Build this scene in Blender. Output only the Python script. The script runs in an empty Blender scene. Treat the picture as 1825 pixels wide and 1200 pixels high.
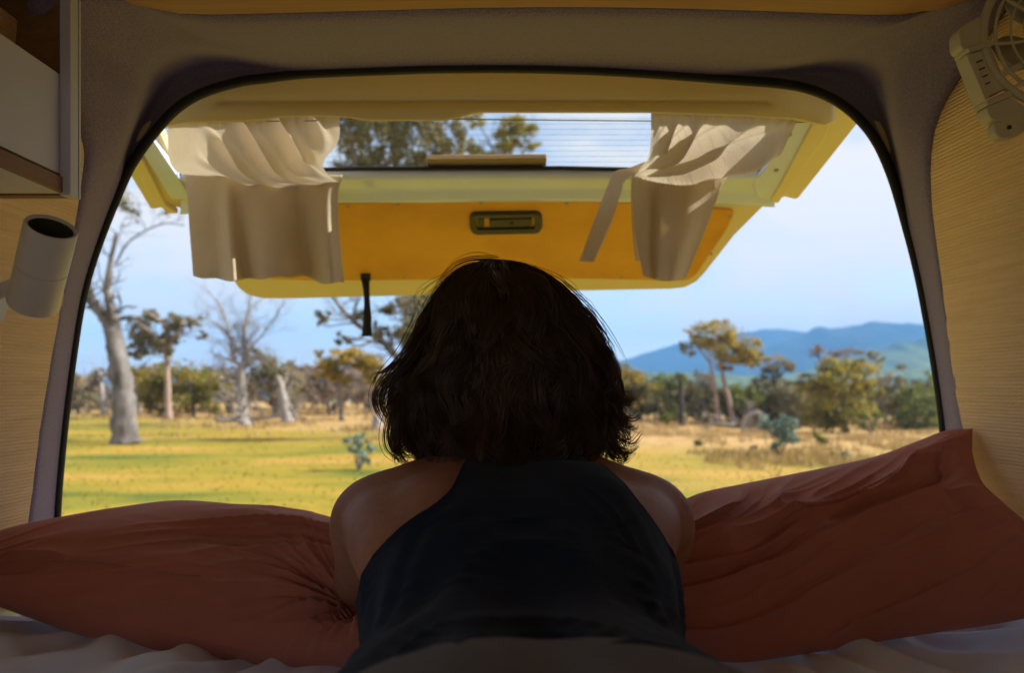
import bpy, bmesh, math, random
import numpy as np
from mathutils import Vector, Matrix
random.seed(7)
RNG = np.random.default_rng(11)
S = bpy.context.scene
COL = S.collection

# ------------------------------------------------------------------ camera, sky, sun, exposure
EYE = 1.5                       # eye height above the grass outside (m)
F = 1419.0                      # focal length in photo pixels (28 mm on a 36 mm wide frame)
CX, HY = 912.5, 690.0           # column straight ahead, row of the horizon
cam_d = bpy.data.cameras.new('camera')
cam = bpy.data.objects.new('camera', cam_d); COL.objects.link(cam)
cam.location = (0, 0, EYE); cam.rotation_euler = (math.pi / 2, 0, 0)
cam_d.sensor_width = 36; cam_d.lens = 28
cam_d.shift_y = 90 / 1825
cam_d.clip_start = 0.05; cam_d.clip_end = 20000
cam_d.dof.use_dof = True; cam_d.dof.focus_distance = 0.98; cam_d.dof.aperture_fstop = 4.6
S.camera = cam

SUN_EL, SUN_AZ = math.radians(38), math.radians(85)      # azimuth measured from +Y towards +X
w = bpy.data.worlds.new('World'); S.world = w; w.use_nodes = True
nt = w.node_tree; nt.nodes.clear()
def wn(t, **k):
    n = nt.nodes.new(t)
    for a, b in k.items(): setattr(n, a, b)
    return n
sky = wn('ShaderNodeTexSky', sky_type='NISHITA', sun_disc=False, sun_elevation=SUN_EL, sun_rotation=SUN_AZ,
         altitude=300, air_density=1.0, dust_density=0.6, ozone_density=1.6)
tc = wn('ShaderNodeTexCoord')
mp = wn('ShaderNodeMapping'); mp.inputs['Scale'].default_value = (1.9, 1.9, 5.0); mp.inputs['Rotation'].default_value = (0.0, 0.12, 0.4)
nz = wn('ShaderNodeTexNoise'); nz.inputs['Scale'].default_value = 2.3; nz.inputs['Detail'].default_value = 7; nz.inputs['Roughness'].default_value = 0.52
nz.inputs['Distortion'].default_value = 0.35
rp = wn('ShaderNodeValToRGB'); rp.color_ramp.elements[0].position = 0.40; rp.color_ramp.elements[1].position = 0.58
rp.color_ramp.elements[0].color = (0.30, 0.30, 0.30, 1); rp.color_ramp.elements[1].color = (1, 1, 1, 1)
mx = wn('ShaderNodeMix', data_type='RGBA')
mx.inputs['B'].default_value = (4.95, 4.8, 4.65, 1)
bg = wn('ShaderNodeBackground'); bg.inputs['Strength'].default_value = 0.085
ow = wn('ShaderNodeOutputWorld')
L = nt.links.new
L(tc.outputs['Generated'], mp.inputs['Vector']); L(mp.outputs['Vector'], nz.inputs['Vector'])
L(nz.outputs['Fac'], rp.inputs['Fac']); L(rp.outputs['Color'], mx.inputs['Factor'])
L(sky.outputs['Color'], mx.inputs['A']); L(mx.outputs['Result'], bg.inputs['Color']); L(bg.outputs['Background'], ow.inputs['Surface'])

sun_d = bpy.data.lights.new('sun', 'SUN'); sun = bpy.data.objects.new('sun', sun_d); COL.objects.link(sun)
sun_d.energy = 4.2; sun_d.angle = math.radians(0.5); sun_d.color = (1.0, 0.93, 0.82)
sdir = Vector((math.sin(SUN_AZ) * math.cos(SUN_EL), math.cos(SUN_AZ) * math.cos(SUN_EL), math.sin(SUN_EL)))
sun.rotation_euler = sdir.to_track_quat('Z', 'Y').to_euler(); sun.location = sdir * 30

S.view_settings.view_transform = 'Standard'; S.view_settings.look = 'None'
S.view_settings.exposure = 1.3; S.view_settings.gamma = 1.0
S.render.engine = 'CYCLES'
S.cycles.use_denoising = True
S.cycles.max_bounces = 9; S.cycles.diffuse_bounces = 6; S.cycles.transparent_max_bounces = 24
S.cycles.volume_bounces = 0
S.cycles.sample_clamp_indirect = 6.0
S.cycles.caustics_reflective = False; S.cycles.caustics_refractive = False

# ------------------------------------------------------------------ helpers
def P(px, py, Y):               # the point at depth Y that a photo pixel looks at
    return Vector(((px - CX) / F * Y, Y, EYE + (HY - py) / F * Y))

def tag(o, label=None, cat=None, group=None, kind=None):
    if label: o['label'] = label
    if cat: o['category'] = cat
    if group: o['group'] = group
    if kind: o['kind'] = kind
    return o

def empty(name, loc, label, cat, group=None):
    o = bpy.data.objects.new(name, None); COL.objects.link(o); o.location = loc
    o.empty_display_size = 0.05
    tag(o, label, cat, group)
    return o

class MB:
    def __init__(self): self.v = []; self.f = []; self.n = 0
    def add(self, v, f):
        b = self.n
        self.v.extend([tuple(p) for p in v]); self.f.extend([tuple(i + b for i in q) for q in f]); self.n += len(v)
        return self
    def box(self, c, s, rot=None):
        x, y, z = s[0] / 2, s[1] / 2, s[2] / 2
        vs = [Vector((a, b, d)) for a in (-x, x) for b in (-y, y) for d in (-z, z)]
        if rot is not None: vs = [rot @ p for p in vs]
        vs = [p + Vector(c) for p in vs]
        return self.add(vs, [(0, 1, 3, 2), (4, 6, 7, 5), (0, 4, 5, 1), (2, 3, 7, 6), (0, 2, 6, 4), (1, 5, 7, 3)])
    def tube(self, pts, r, seg=8, closed=False, caps=True, knobs=0.0):
        pts = [Vector(p) for p in pts]; n = len(pts)
        rr = r if hasattr(r, '__len__') else [r] * n
        vs = []; up = None
        for i, p in enumerate(pts):
            a = pts[(i - 1) % n] if (closed or i > 0) else p
            b = pts[(i + 1) % n] if (closed or i < n - 1) else p
            t = (b - a)
            if t.length < 1e-9: t = Vector((0, 0, 1))
            t.normalize()
            if up is None: up = Vector((0, 0, 1)) if abs(t.z) < .9 else Vector((1, 0, 0))
            s = t.cross(up)
            if s.length < 1e-6: s = t.cross(Vector((1, .3, 0)))
            s.normalize(); up = s.cross(t).normalized()
            for k in range(seg):
                an = 2 * math.pi * k / seg; q_ = 1.0
                if knobs: q_ += knobs * (2 * float(vnoise(math.cos(an) * 1.3 + 50 + i * .35, math.sin(an) * 1.3 + 20 + rr[0] * 900)) - 1)
                vs.append(p + q_ * (s * math.cos(an) + up * math.sin(an)) * rr[i])
        fs = []
        for i in range(n if closed else n - 1):
            j = (i + 1) % n
            for k in range(seg):
                l = (k + 1) % seg
                fs.append((i * seg + k, i * seg + l, j * seg + l, j * seg + k))
        if caps and not closed:
            fs.append(tuple(range(seg - 1, -1, -1))); fs.append(tuple((n - 1) * seg + k for k in range(seg)))
        return self.add(vs, fs)
    def grid(self, rows, closed_u=False, caps=False):
        m = len(rows[0]); n = len(rows)
        vs = [p for r in rows for p in r]; fs = []
        for i in range(n - 1):
            for k in range(m if closed_u else m - 1):
                l = (k + 1) % m
                fs.append((i * m + k, i * m + l, (i + 1) * m + l, (i + 1) * m + k))
        if caps:
            fs.append(tuple(range(m - 1, -1, -1))); fs.append(tuple((n - 1) * m + k for k in range(m)))
        return self.add(vs, fs)
    def build(self, name, mat, parent=None, smooth=False, bevel=0, bseg=2, solid=0, soff=0, sub=0, recalc=True):
        me = bpy.data.meshes.new(name)
        org = parent.matrix_world.translation.copy() if parent is not None else Vector((0, 0, 0))
        if parent is not None:
            q = parent; org = Vector((0, 0, 0))
            while q is not None: org = org + q.location; q = q.parent
        me.from_pydata([(p[0] - org.x, p[1] - org.y, p[2] - org.z) for p in self.v], [], self.f)
        if recalc:
            bm = bmesh.new(); bm.from_mesh(me); bmesh.ops.recalc_face_normals(bm, faces=bm.faces); bm.to_mesh(me); bm.free()
        o = bpy.data.objects.new(name, me); COL.objects.link(o)
        if mat is not None: me.materials.append(mat)
        if parent is not None: o.parent = parent
        if smooth: me.polygons.foreach_set('use_smooth', [True] * len(me.polygons))
        if solid:
            m = o.modifiers.new('s', 'SOLIDIFY'); m.thickness = solid; m.offset = soff
        if bevel:
            m = o.modifiers.new('b', 'BEVEL'); m.width = bevel; m.segments = bseg; m.limit_method = 'ANGLE'; m.angle_limit = math.radians(35)
            me.polygons.foreach_set('use_smooth', [True] * len(me.polygons))
            m.harden_normals = True
        if sub:
            m = o.modifiers.new('u', 'SUBSURF'); m.levels = sub; m.render_levels = sub
        return o

def fast_mesh(name, v, f, mat, parent=None, tint=None, smooth=False):
    """big meshes straight from arrays; f is (n,k); tint is one value per face corner group"""
    v = np.asarray(v, np.float32).reshape(-1, 3); f = np.asarray(f, np.int32)
    org = np.zeros(3, np.float32)
    q = parent
    while q is not None: org += np.array(q.location, np.float32); q = q.parent
    v = v - org
    me = bpy.data.meshes.new(name); n, k = f.shape
    me.vertices.add(len(v)); me.vertices.foreach_set('co', v.ravel())
    me.loops.add(n * k); me.loops.foreach_set('vertex_index', f.ravel())
    me.polygons.add(n); me.polygons.foreach_set('loop_start', np.arange(0, n * k, k, dtype=np.int32))
    me.polygons.foreach_set('loop_total', np.full(n, k, np.int32))
    if smooth: me.polygons.foreach_set('use_smooth', np.ones(n, bool))
    me.update(calc_edges=True)
    if tint is not None:
        a = me.attributes.new('tint', 'FLOAT', 'FACE'); a.data.foreach_set('value', np.asarray(tint, np.float32))
    me.materials.append(mat)
    o = bpy.data.objects.new(name, me); COL.objects.link(o)
    if parent is not None: o.parent = parent
    return o

def catmull(pts, sub, closed=False):
    pts = [np.array(p, float) for p in pts]; n = len(pts); out = []
    for i in range(n if closed else n - 1):
        p1, p2 = pts[i], pts[(i + 1) % n]
        p0 = pts[(i - 1) % n] if (closed or i > 0) else 2 * p1 - p2
        p3 = pts[(i + 2) % n] if (closed or i < n - 2) else 2 * p2 - p1
        for k in range(sub):
            t = k / sub
            out.append(0.5 * (2 * p1 + (p2 - p0) * t + (2 * p0 - 5 * p1 + 4 * p2 - p3) * t * t + (3 * p1 - p0 - 3 * p2 + p3) * t ** 3))
    if not closed: out.append(pts[-1])
    return out

def resample(pts, n):
    pts = np.array(pts, float); d = np.r_[0, np.cumsum(np.linalg.norm(np.diff(pts, axis=0), axis=1))]
    t = np.linspace(0, d[-1], n)
    return np.stack([np.interp(t, d, pts[:, k]) for k in range(pts.shape[1])], 1)

def smooth(a, b, x):
    t = np.clip((x - a) / (b - a), 0, 1); return t * t * (3 - 2 * t)

_perm = np.random.default_rng(3).random((256, 256))
def vnoise(x, y):               # value noise in 0..1, arrays welcome
    x = np.asarray(x, float); y = np.asarray(y, float)
    xi = np.floor(x).astype(int); yi = np.floor(y).astype(int); fx = x - xi; fy = y - yi
    fx = fx * fx * fx * (fx * (fx * 6 - 15) + 10); fy = fy * fy * fy * (fy * (fy * 6 - 15) + 10)
    g = lambda i, j: _perm[i & 255, j & 255]
    return (g(xi, yi) * (1 - fx) + g(xi + 1, yi) * fx) * (1 - fy) + (g(xi, yi + 1) * (1 - fx) + g(xi + 1, yi + 1) * fx) * fy
def fbm(x, y, o=4):
    s = 0; a = 0.5
    for k in range(o):
        s = s + a * (vnoise(x * 2 ** k + 17 * k, y * 2 ** k + 31 * k) - .5); a *= .5
    return s
def ridge(x, y):                # sharp creases on soft ground, 0..1
    return 1 - np.abs(2 * vnoise(x, y) - 1)

# ------------------------------------------------------------------ materials
def material(name, col, rough=0.7, noise=None, bump=None, metal=0.0, spec=0.4, trans=0.0, sheen=0.0, wave=None, coat=0.0):
    """col base colour; noise=(scale,colour2,amount[,stretch]); bump=(scale,strength[,stretch]); wave=(scale,strength,axis)"""
    m = bpy.data.materials.new(name); m.use_nodes = True; t = m.node_tree; N = t.nodes; K = t.links.new
    b = N['Principled BSDF']; b.inputs['Roughness'].default_value = rough; b.inputs['Metallic'].default_value = metal
    b.inputs['Specular IOR Level'].default_value = spec; b.inputs['Base Color'].default_value = (*col, 1)
    b.inputs['Coat Weight'].default_value = coat
    if sheen: b.inputs['Sheen Weight'].default_value = sheen
    tc = N.new('ShaderNodeTexCoord')
    if noise:
        mpn = N.new('ShaderNodeMapping'); mpn.inputs['Scale'].default_value = noise[3] if len(noise) > 3 else (1, 1, 1)
        n = N.new('ShaderNodeTexNoise'); n.inputs['Scale'].default_value = noise[0]; n.inputs['Detail'].default_value = 6; n.inputs['Roughness'].default_value = .6
        r = N.new('ShaderNodeValToRGB'); r.color_ramp.elements[0].position = .36; r.color_ramp.elements[1].position = .66
        r.color_ramp.elements[0].color = (*col, 1)
        r.color_ramp.elements[1].color = (*[c * (1 - noise[2]) + d * noise[2] for c, d in zip(col, noise[1])], 1)
        K(tc.outputs['Object'], mpn.inputs[0]); K(mpn.outputs[0], n.inputs['Vector']); K(n.outputs['Fac'], r.inputs['Fac']); K(r.outputs['Color'], b.inputs['Base Color'])
    h = None
    if bump:
        mpb = N.new('ShaderNodeMapping'); mpb.inputs['Scale'].default_value = bump[2] if len(bump) > 2 else (1, 1, 1)
        n = N.new('ShaderNodeTexNoise'); n.inputs['Scale'].default_value = bump[0]; n.inputs['Detail'].default_value = 4
        K(tc.outputs['Object'], mpb.inputs[0]); K(mpb.outputs[0], n.inputs['Vector'])
        h = N.new('ShaderNodeBump'); h.inputs['Strength'].default_value = bump[1]; h.inputs['Distance'].default_value = 0.002
        K(n.outputs['Fac'], h.inputs['Height'])
    if wave:
        wv = N.new('ShaderNodeTexWave'); wv.bands_direction = wave[2]; wv.inputs['Scale'].default_value = wave[0]
        wv.inputs['Distortion'].default_value = 3.0; wv.inputs['Detail'].default_value = 4; wv.inputs['Detail Scale'].default_value = 2.5
        K(tc.outputs['Object'], wv.inputs['Vector'])
        h2 = N.new('ShaderNodeBump'); h2.inputs['Strength'].default_value = wave[1]; h2.inputs['Distance'].default_value = 0.002
        K(wv.outputs['Fac'], h2.inputs['Height'])
        if h is not None: K(h.outputs[0], h2.inputs['Normal'])
        h = h2
    if h is not None: K(h.outputs[0], b.inputs['Normal'])
    if trans:
        tr = N.new('ShaderNodeBsdfTranslucent'); ms = N.new('ShaderNodeMixShader'); ms.inputs[0].default_value = trans
        tr.inputs['Color'].default_value = (*col, 1)
        if h is not None: K(h.outputs[0], tr.inputs['Normal'])
        if noise: K(r.outputs['Color'], tr.inputs['Color'])
        K(b.outputs[0], ms.inputs[1]); K(tr.outputs[0], ms.inputs[2]); K(ms.outputs[0], N['Material Output'].inputs['Surface'])
    return m

def leaf_material(name, c0, c1, c2, trans=0.35):
    m = bpy.data.materials.new(name); m.use_nodes = True; t = m.node_tree; N = t.nodes; K = t.links.new
    b = N['Principled BSDF']; b.inputs['Roughness'].default_value = .55; b.inputs['Specular IOR Level'].default_value = .3
    a = N.new('ShaderNodeAttribute'); a.attribute_name = 'tint'
    r = N.new('ShaderNodeValToRGB'); e = r.color_ramp.elements
    e[0].position = 0.0; e[0].color = (*c0, 1); e[1].position = 1.0; e[1].color = (*c2, 1); q = e.new(.5); q.color = (*c1, 1)
    K(a.outputs['Fac'], r.inputs['Fac']); K(r.outputs['Color'], b.inputs['Base Color'])
    tr = N.new('ShaderNodeBsdfTranslucent'); ms = N.new('ShaderNodeMixShader'); ms.inputs[0].default_value = trans
    K(r.outputs['Color'], tr.inputs['Color'])
    K(b.outputs[0], ms.inputs[1]); K(tr.outputs[0], ms.inputs[2]); K(ms.outputs[0], N['Material Output'].inputs['Surface'])
    return m

def glass_material(name, tint, refl=0.08):
    m = bpy.data.materials.new(name); m.use_nodes = True; t = m.node_tree; N = t.nodes; K = t.links.new
    N.remove(N['Principled BSDF'])
    tr = N.new('ShaderNodeBsdfTransparent'); tr.inputs[0].default_value = (*tint, 1)
    gl = N.new('ShaderNodeBsdfGlossy'); gl.inputs['Roughness'].default_value = .02
    fr = N.new('ShaderNodeLayerWeight'); fr.inputs['Blend'].default_value = .5
    pw = N.new('ShaderNodeMath'); pw.operation = 'POWER'; pw.inputs[1].default_value = 5; K(fr.outputs['Facing'], pw.inputs[0])
    ad = N.new('ShaderNodeMath'); ad.operation = 'MULTIPLY_ADD'; ad.inputs[1].default_value = .7; ad.inputs[2].default_value = .03; K(pw.outputs[0], ad.inputs[0])
    ms = N.new('ShaderNodeMixShader')
    K(ad.outputs[0], ms.inputs[0]); K(tr.outputs[0], ms.inputs[1]); K(gl.outputs[0], ms.inputs[2]); K(ms.outputs[0], N['Material Output'].inputs['Surface'])
    return m

M = {}
M['lining'] = material('headliner felt', (.25, .207, .35), .95, noise=(330, (.15, .122, .21), .9), bump=(300, .9), sheen=.25, spec=.15)
M['rubber'] = material('black rubber', (.008, .008, .008), .6, bump=(160, .3))
M['wallcloth'] = material('tan ribbed wall cloth', (.88, .63, .38), .9, noise=(24, (.74, .54, .30), .8, (1, .25, 6)), bump=(240, .55, (1, .08, 2.2)), wave=(62, .45, 'Z'), spec=.2)
M['plywood'] = material('orange stained plywood', (.40, .20, .09), .5, noise=(14, (.30, .14, .06), .8, (.35, 6, 6)), bump=(60, .2, (.2, 4, 4)))
M['paint'] = material('cream yellow paint', (.78, .655, .35), .34, noise=(5, (.72, .60, .31), .6), bump=(30, .05), spec=.5)
M['sill'] = material('cream paint with reflected sky tint', (.62, .72, .98), .14, noise=(9, (.55, .64, .90), .6), bump=(14, .1), spec=.6)  # cream paint; sky reflection tinted into the base, offsetting yellow bounce
M['panel'] = material('orange vinyl covered panel', (.78, .39, .04), .5, noise=(4, (.62, .29, .03), 1.0), bump=(420, .25), spec=.3)
M['dark'] = material('dark grey plastic', (.025, .024, .02), .5, bump=(200, .15))
M['bezel'] = material('olive grey plastic', (.05, .046, .026), .5, bump=(200, .15))
M['steel'] = material('dull steel', (.35, .34, .30), .4, metal=.8)
M['webbing'] = material('black webbing', (.007, .007, .007), .8, bump=(300, .5))
M['curtain'] = material('natural linen curtain', (.69, .575, .415), .9, noise=(9, (.60, .50, .36), .6), bump=(330, .6), trans=.32, spec=.15)
M['whiteply'] = material('white laminate', (.60, .62, .78), .45, noise=(8, (.54, .56, .72), .6), bump=(40, .06))
M['brownwood'] = material('brown timber', (.27, .145, .075), .55, noise=(10, (.19, .10, .05), .8, (8, .8, 8)), bump=(50, .2, (6, .5, 6)))
M['palewood'] = material('weathered brown board', (.36, .22, .11), .6, noise=(16, (.25, .15, .07), .8, (.5, 5, 5)), bump=(60, .3, (.5, 5, 5)))
M['lamp'] = material('white lamp enamel', (.62, .60, .57), .38, noise=(40, (.57, .55, .52), .5))
M['fan'] = material('white fan plastic', (.50, .47, .40), .42, noise=(20, (.44, .41, .34), .6), bump=(120, .06))
M['fanback'] = material('smoky fan blades', (.36, .34, .30), .3)
M['pillow'] = material('rust cotton', (.42, .14, .092), .92, noise=(7, (.36, .118, .078), .7), bump=(700, .4), sheen=.15, spec=.15)
M['sheet'] = material('white cotton sheet', (.70, .76, .95), .9, noise=(5, (.64, .70, .92), .6), bump=(600, .35), sheen=.1, spec=.2)
M['skin'] = material('skin', (.36, .17, .105), .58, noise=(45, (.27, .115, .07), .7), bump=(300, .3), spec=.16)
M['skin'].node_tree.nodes['Principled BSDF'].inputs['Subsurface Weight'].default_value = .12
M['skin'].node_tree.nodes['Principled BSDF'].inputs['Subsurface Radius'].default_value = (.02, .008, .004)
M['halter'] = material('navy cotton', (.006, .012, .030), .9, noise=(40, (.004, .009, .023), .7), bump=(600, .35), sheen=.03, spec=.2)
M['trouser'] = material('grey trouser cloth', (.17, .16, .145), .9, noise=(18, (.14, .13, .12), .7), bump=(450, .4), spec=.2)
M['hair'] = material('dark brown hair', (.022, .0105, .006), .36, noise=(14, (.062, .028, .014), 1.0), spec=.6)
M['hairbase'] = material('dark hair underneath', (.012, .006, .004), .9, spec=.05)
M['palebark'] = material('pale gum bark', (.215, .20, .20), .85, noise=(3.2, (.07, .06, .055), 1.0, (1.4, 1.4, .35)), bump=(9, 2.5))
M['pinkbark'] = material('pinkish gum bark', (0.33, 0.245, 0.205), .85, noise=(2.2, (.26, .19, .15), .8, (1.2, 1.2, .3)), bump=(7, 1.0))
M['greybark'] = material('grey bark', (.20, .175, .155), .9, noise=(2.5, (.11, .095, .08), .8, (1.2, 1.2, .35)), bump=(7, 1.0))
M['darkbark'] = material('charred bark', (.035, .03, .027), .9, noise=(3, (.07, .06, .05), .7), bump=(7, 1.0))
M['deadwood'] = material('bleached dead wood', (.28, .265, .26), .9, noise=(2.5, (.30, .27, .25), .8, (1.2, 1.2, .4)), bump=(8, 1.0))
M['olive'] = leaf_material('olive gum leaves', (.13, .14, .035), (.27, .25, .045), (.44, .31, .05), .45)
M['gold'] = leaf_material('golden gum leaves', (.14, .15, .035), (.34, .28, .045), (.56, .37, .05), .45)
M['dull'] = leaf_material('dull brown green leaves', (.13, .14, .075), (.22, .21, .11), (.37, .27, .13), .45)
M['deep'] = leaf_material('deep green leaves', (.08, .11, .03), (.15, .185, .045), (.26, .26, .06), .4)
M['blue'] = leaf_material('blue green juvenile leaves', (.09, .15, .12), (.17, .25, .205), (.27, .36, .30))
M['olive2'] = leaf_material('dark olive scrub leaves', (.07, .075, .03), (.13, .12, .045), (.24, .18, .07), .35)
M['bright'] = leaf_material('bright green leaves', (.09, .12, .015), (.17, .20, .02), (.26, .25, .03))
M['scrub'] = leaf_material('dry scrub leaves', (.13, .105, .075), (.23, .175, .12), (.38, .29, .20), .35)
M['grass'] = leaf_material('grass blades', (.17, .17, .02), (.25, .205, .022), (.33, .23, .035), .4)
M['straw'] = leaf_material('straw blades', (.30, .21, .075), (.36, .25, .10), (.44, .32, .16), .35)
# ------------------------------------------------------------------ land
def gz(x, y):
    x = np.asarray(x, float); y = np.asarray(y, float)
    rt = smooth(-4, 16, x)
    z = -1.15 * smooth(14, 46, y) * rt - .12 * smooth(18, 42, y) * (1 - rt)
    z = z - 20 * smooth(60, 420, y) * (.35 + .65 * rt) - 10 * smooth(300, 900, y)
    z = z + .10 * fbm(x * .12, y * .12, 3) * smooth(5, 12, y) * (1 - smooth(60, 90, y))
    z = z + 5 * fbm(x * .006, y * .006, 3) * smooth(150, 500, y)
    return z
def on_ground(px, Y, dz=0.0):
    x = (px - CX) / F * Y
    return Vector((x, Y, float(gz(x, Y)) + dz))
def ground_px(px, py):          # the ground point a pixel looks at
    y = 4.0
    while y < 400:
        x = (px - CX) / F * y
        if EYE + (HY - py) / F * y <= gz(x, y): break
        y *= 1.01
    return Vector((x, y, float(gz(x, y))))

ys = np.r_[np.linspace(-30, 4, 12), np.geomspace(4.6, 3220, 175)]
ss = np.linspace(-1, 1, 150); ss = np.sign(ss) * np.abs(ss) ** 1.15
X = ss[None, :] * np.clip(1.9 * ys, 40, 4200)[:, None]; Yg = np.repeat(ys[:, None], len(ss), 1); Z = gz(X, Yg)
V = np.stack([X, Yg, Z], -1).reshape(-1, 3); nr, nc = X.shape
I = (np.arange(nr - 1)[:, None] * nc + np.arange(nc - 1)[None, :]).ravel()
gm = bpy.data.materials.new('paddock ground'); gm.use_nodes = True
t = gm.node_tree; N = t.nodes; K = t.links.new; b = N['Principled BSDF']; b.inputs['Roughness'].default_value = .95; b.inputs['Specular IOR Level'].default_value = .1
ge = N.new('ShaderNodeNewGeometry'); sp = N.new('ShaderNodeSeparateXYZ'); K(ge.outputs['Position'], sp.inputs[0])
def nnoise(scale, stretch, detail=5):
    mpp = N.new('ShaderNodeMapping'); mpp.inputs['Scale'].default_value = stretch; K(ge.outputs['Position'], mpp.inputs[0])
    n = N.new('ShaderNodeTexNoise'); n.inputs['Scale'].default_value = scale; n.inputs['Detail'].default_value = detail; n.inputs['Roughness'].default_value = .62; K(mpp.outputs[0], n.inputs['Vector']); return n
def ramp(src, stops):
    r = N.new('ShaderNodeValToRGB'); e = r.color_ramp.elements
    while len(e) < len(stops): e.new(.5)
    for q, (p, c) in zip(e, stops): q.position = p; q.color = (*c, 1)
    K(src, r.inputs['Fac']); return r
n1 = nnoise(.42, (.4, 1, 1), 4); n2 = nnoise(3.2, (.6, 1, 1)); n3 = nnoise(.12, (.5, 1, 1), 3); n4 = nnoise(.010, (1, 1, 1), 4)
r_lawn = ramp(n1.outputs['Fac'], [(.34, (.085, .11, .02)), (.44, (.185, .17, .022)), (.53, (.275, .20, .026)), (.64, (.36, .22, .05))])
r_straw = ramp(n2.outputs['Fac'], [(.30, (.26, .16, .045)), (.5, (.37, .24, .095)), (.7, (.47, .33, .165))])
r_far = ramp(n4.outputs['Fac'], [(.35, (.05, .075, .02)), (.5, (.12, .14, .04)), (.62, (.26, .22, .08))])
def mrange(src, a, b_):
    m = N.new('ShaderNodeMapRange'); m.inputs['From Min'].default_value = a; m.inputs['From Max'].default_value = b_; m.interpolation_type = 'SMOOTHSTEP'; K(src, m.inputs['Value']); return m
def mixc(f, a, b_):
    m = N.new('ShaderNodeMix'); m.data_type = 'RGBA'; K(f, m.inputs['Factor']); K(a, m.inputs['A']); K(b_, m.inputs['B']); return m
wob = N.new('ShaderNodeMath'); wob.operation = 'MULTIPLY_ADD'; K(n3.outputs['Fac'], wob.inputs[0]); wob.inputs[1].default_value = 34; K(sp.outputs['Y'], wob.inputs[2])
xr = N.new('ShaderNodeMath'); xr.operation = 'MULTIPLY_ADD'; K(sp.outputs['X'], xr.inputs[0]); xr.inputs[1].default_value = .95; K(wob.outputs[0], xr.inputs[2])
f1 = mrange(xr.outputs[0], 31, 47); f2 = mrange(sp.outputs['Y'], 70, 140)
c1 = mixc(f1.outputs['Result'], r_lawn.outputs['Color'], r_straw.outputs['Color'])
c2 = mixc(f2.outputs['Result'], c1.outputs['Result'], r_far.outputs['Color'])
K(c2.outputs['Result'], b.inputs['Base Color'])
bp = N.new('ShaderNodeBump'); bp.inputs['Strength'].default_value = .35; bp.inputs['Distance'].default_value = .06
n5 = nnoise(9, (1, 1, 1), 4); K(n5.outputs['Fac'], bp.inputs['Height']); K(bp.outputs[0], b.inputs['Normal'])
g = fast_mesh('ground', V, np.stack([I, I + 1, I + nc + 1, I + nc], 1), gm, smooth=True); tag(g, kind='structure')

# blades of grass
def blades(name, n, ylo, yhi, mat, hgt, cond, seed):
    r = np.random.default_rng(seed)
    y = ylo * (yhi / ylo) ** r.random(n); x = (r.random(n) * 1.45 - .72) * y
    keep = cond(x, y, r.random(n)); x, y = x[keep], y[keep]; n = len(x)
    z = gz(x, y); h = hgt * (.5 + r.random(n)) * (1 + y * .012); wd = (.006 + .0009 * y) * (.7 + .6 * r.random(n))
    an = r.random(n) * 6.283; dx, dy = np.cos(an) * wd, np.sin(an) * wd
    lx, ly = (r.random(n) - .5) * h * 1.2, (r.random(n) - .5) * h * 1.2
    A = np.stack([x - dx, y - dy, z - .01], 1); B = np.stack([x + dx, y + dy, z - .01], 1); Cc = np.stack([x + lx, y + ly, z + h], 1)
    v = np.stack([A, B, Cc], 1).reshape(-1, 3)
    tint = np.clip(r.random(n) * .22 + vnoise(x * .16, y * .42) * 1.1 - .15, 0, 1)
    o = fast_mesh(name, v, np.arange(3 * n).reshape(-1, 3), mat, tint=tint)
    return tag(o, kind='stuff')
dry = lambda x, y: smooth(30, 46, y + .95 * x + 17 + 12 * fbm(x * .1, y * .2, 2))
tag(blades('grass', 14000, 5.5, 46, M['grass'], .03, lambda x, y, q: q > dry(x, y) * .8, 5), 'short yellow green grass over the near paddock', 'grass')
tag(blades('dry_grass', 110000, 12, 60, M['straw'], .13, lambda x, y, q: (q < dry(x, y) * 1.2) & (vnoise(x * .9 + 40, y * .5) + .5 * vnoise(x * 3, y * 2) > .92), 6), 'dry straw coloured grass in front of the trees', 'grass')

# far hills: ridges with real distance and relief
def range_(name, ridge_px, Y, depth, mat, seed, rough=.06):
    r = resample(catmull([(p[0], p[1]) for p in ridge_px], 12), 220); rows = []
    nrow = 26
    for j in range(nrow):
        f = j / (nrow - 1); y = Y - depth * f + (0 if j else 0)
        fall = (1 - f) ** 1.25
        row = []
        for (px, py) in r:
            x = (px - CX) / F * Y; h = (HY - py) / F * Y + EYE + 34
            g_ = 1 + .55 * math.sin(math.pi * f) * float(fbm(x * 9 / Y + seed, f * 2.4 + seed, 4)) + rough * float(fbm(x * 60 / Y + seed, f * 9 + seed, 3))
            row.append((x, y, -34 + h * fall * g_ - 8 * f))
        rows.append(row)
    back = [(p[0], p[1] + depth * .08, -40) for p in rows[0]]
    return tag(MB().grid([back] + rows).build(name, mat, smooth=True), kind='structure')
def hill_material(name, c0, c1, scale):
    return material(name, c0, .95, noise=(scale, c1, 1.0), bump=(scale * 6, .3), spec=.05)
M['mountain'] = hill_material('forested mountain', (.020, .036, .022), (.055, .070, .030), .006)
M['foothill'] = hill_material('grazed foothill', (.045, .085, .025), (.14, .17, .045), .010)
range_('mountain', [(700, 664), (950, 652), (1085, 646), (1130, 636), (1180, 620), (1235, 607), (1300, 596), (1370, 588), (1440, 592), (1520, 604), (1650, 620), (1900, 640), (2300, 660)], 3150, 900, M['mountain'], 3)
range_('mountain_ridge', [(1080, 676), (1190, 662), (1280, 648), (1370, 618), (1420, 600), (1455, 584), (1490, 583), (1530, 579), (1575, 574), (1640, 578), (1720, 592), (1850, 600), (2050, 612), (2400, 650)], 2600, 800, M['mountain'], 9)
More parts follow.
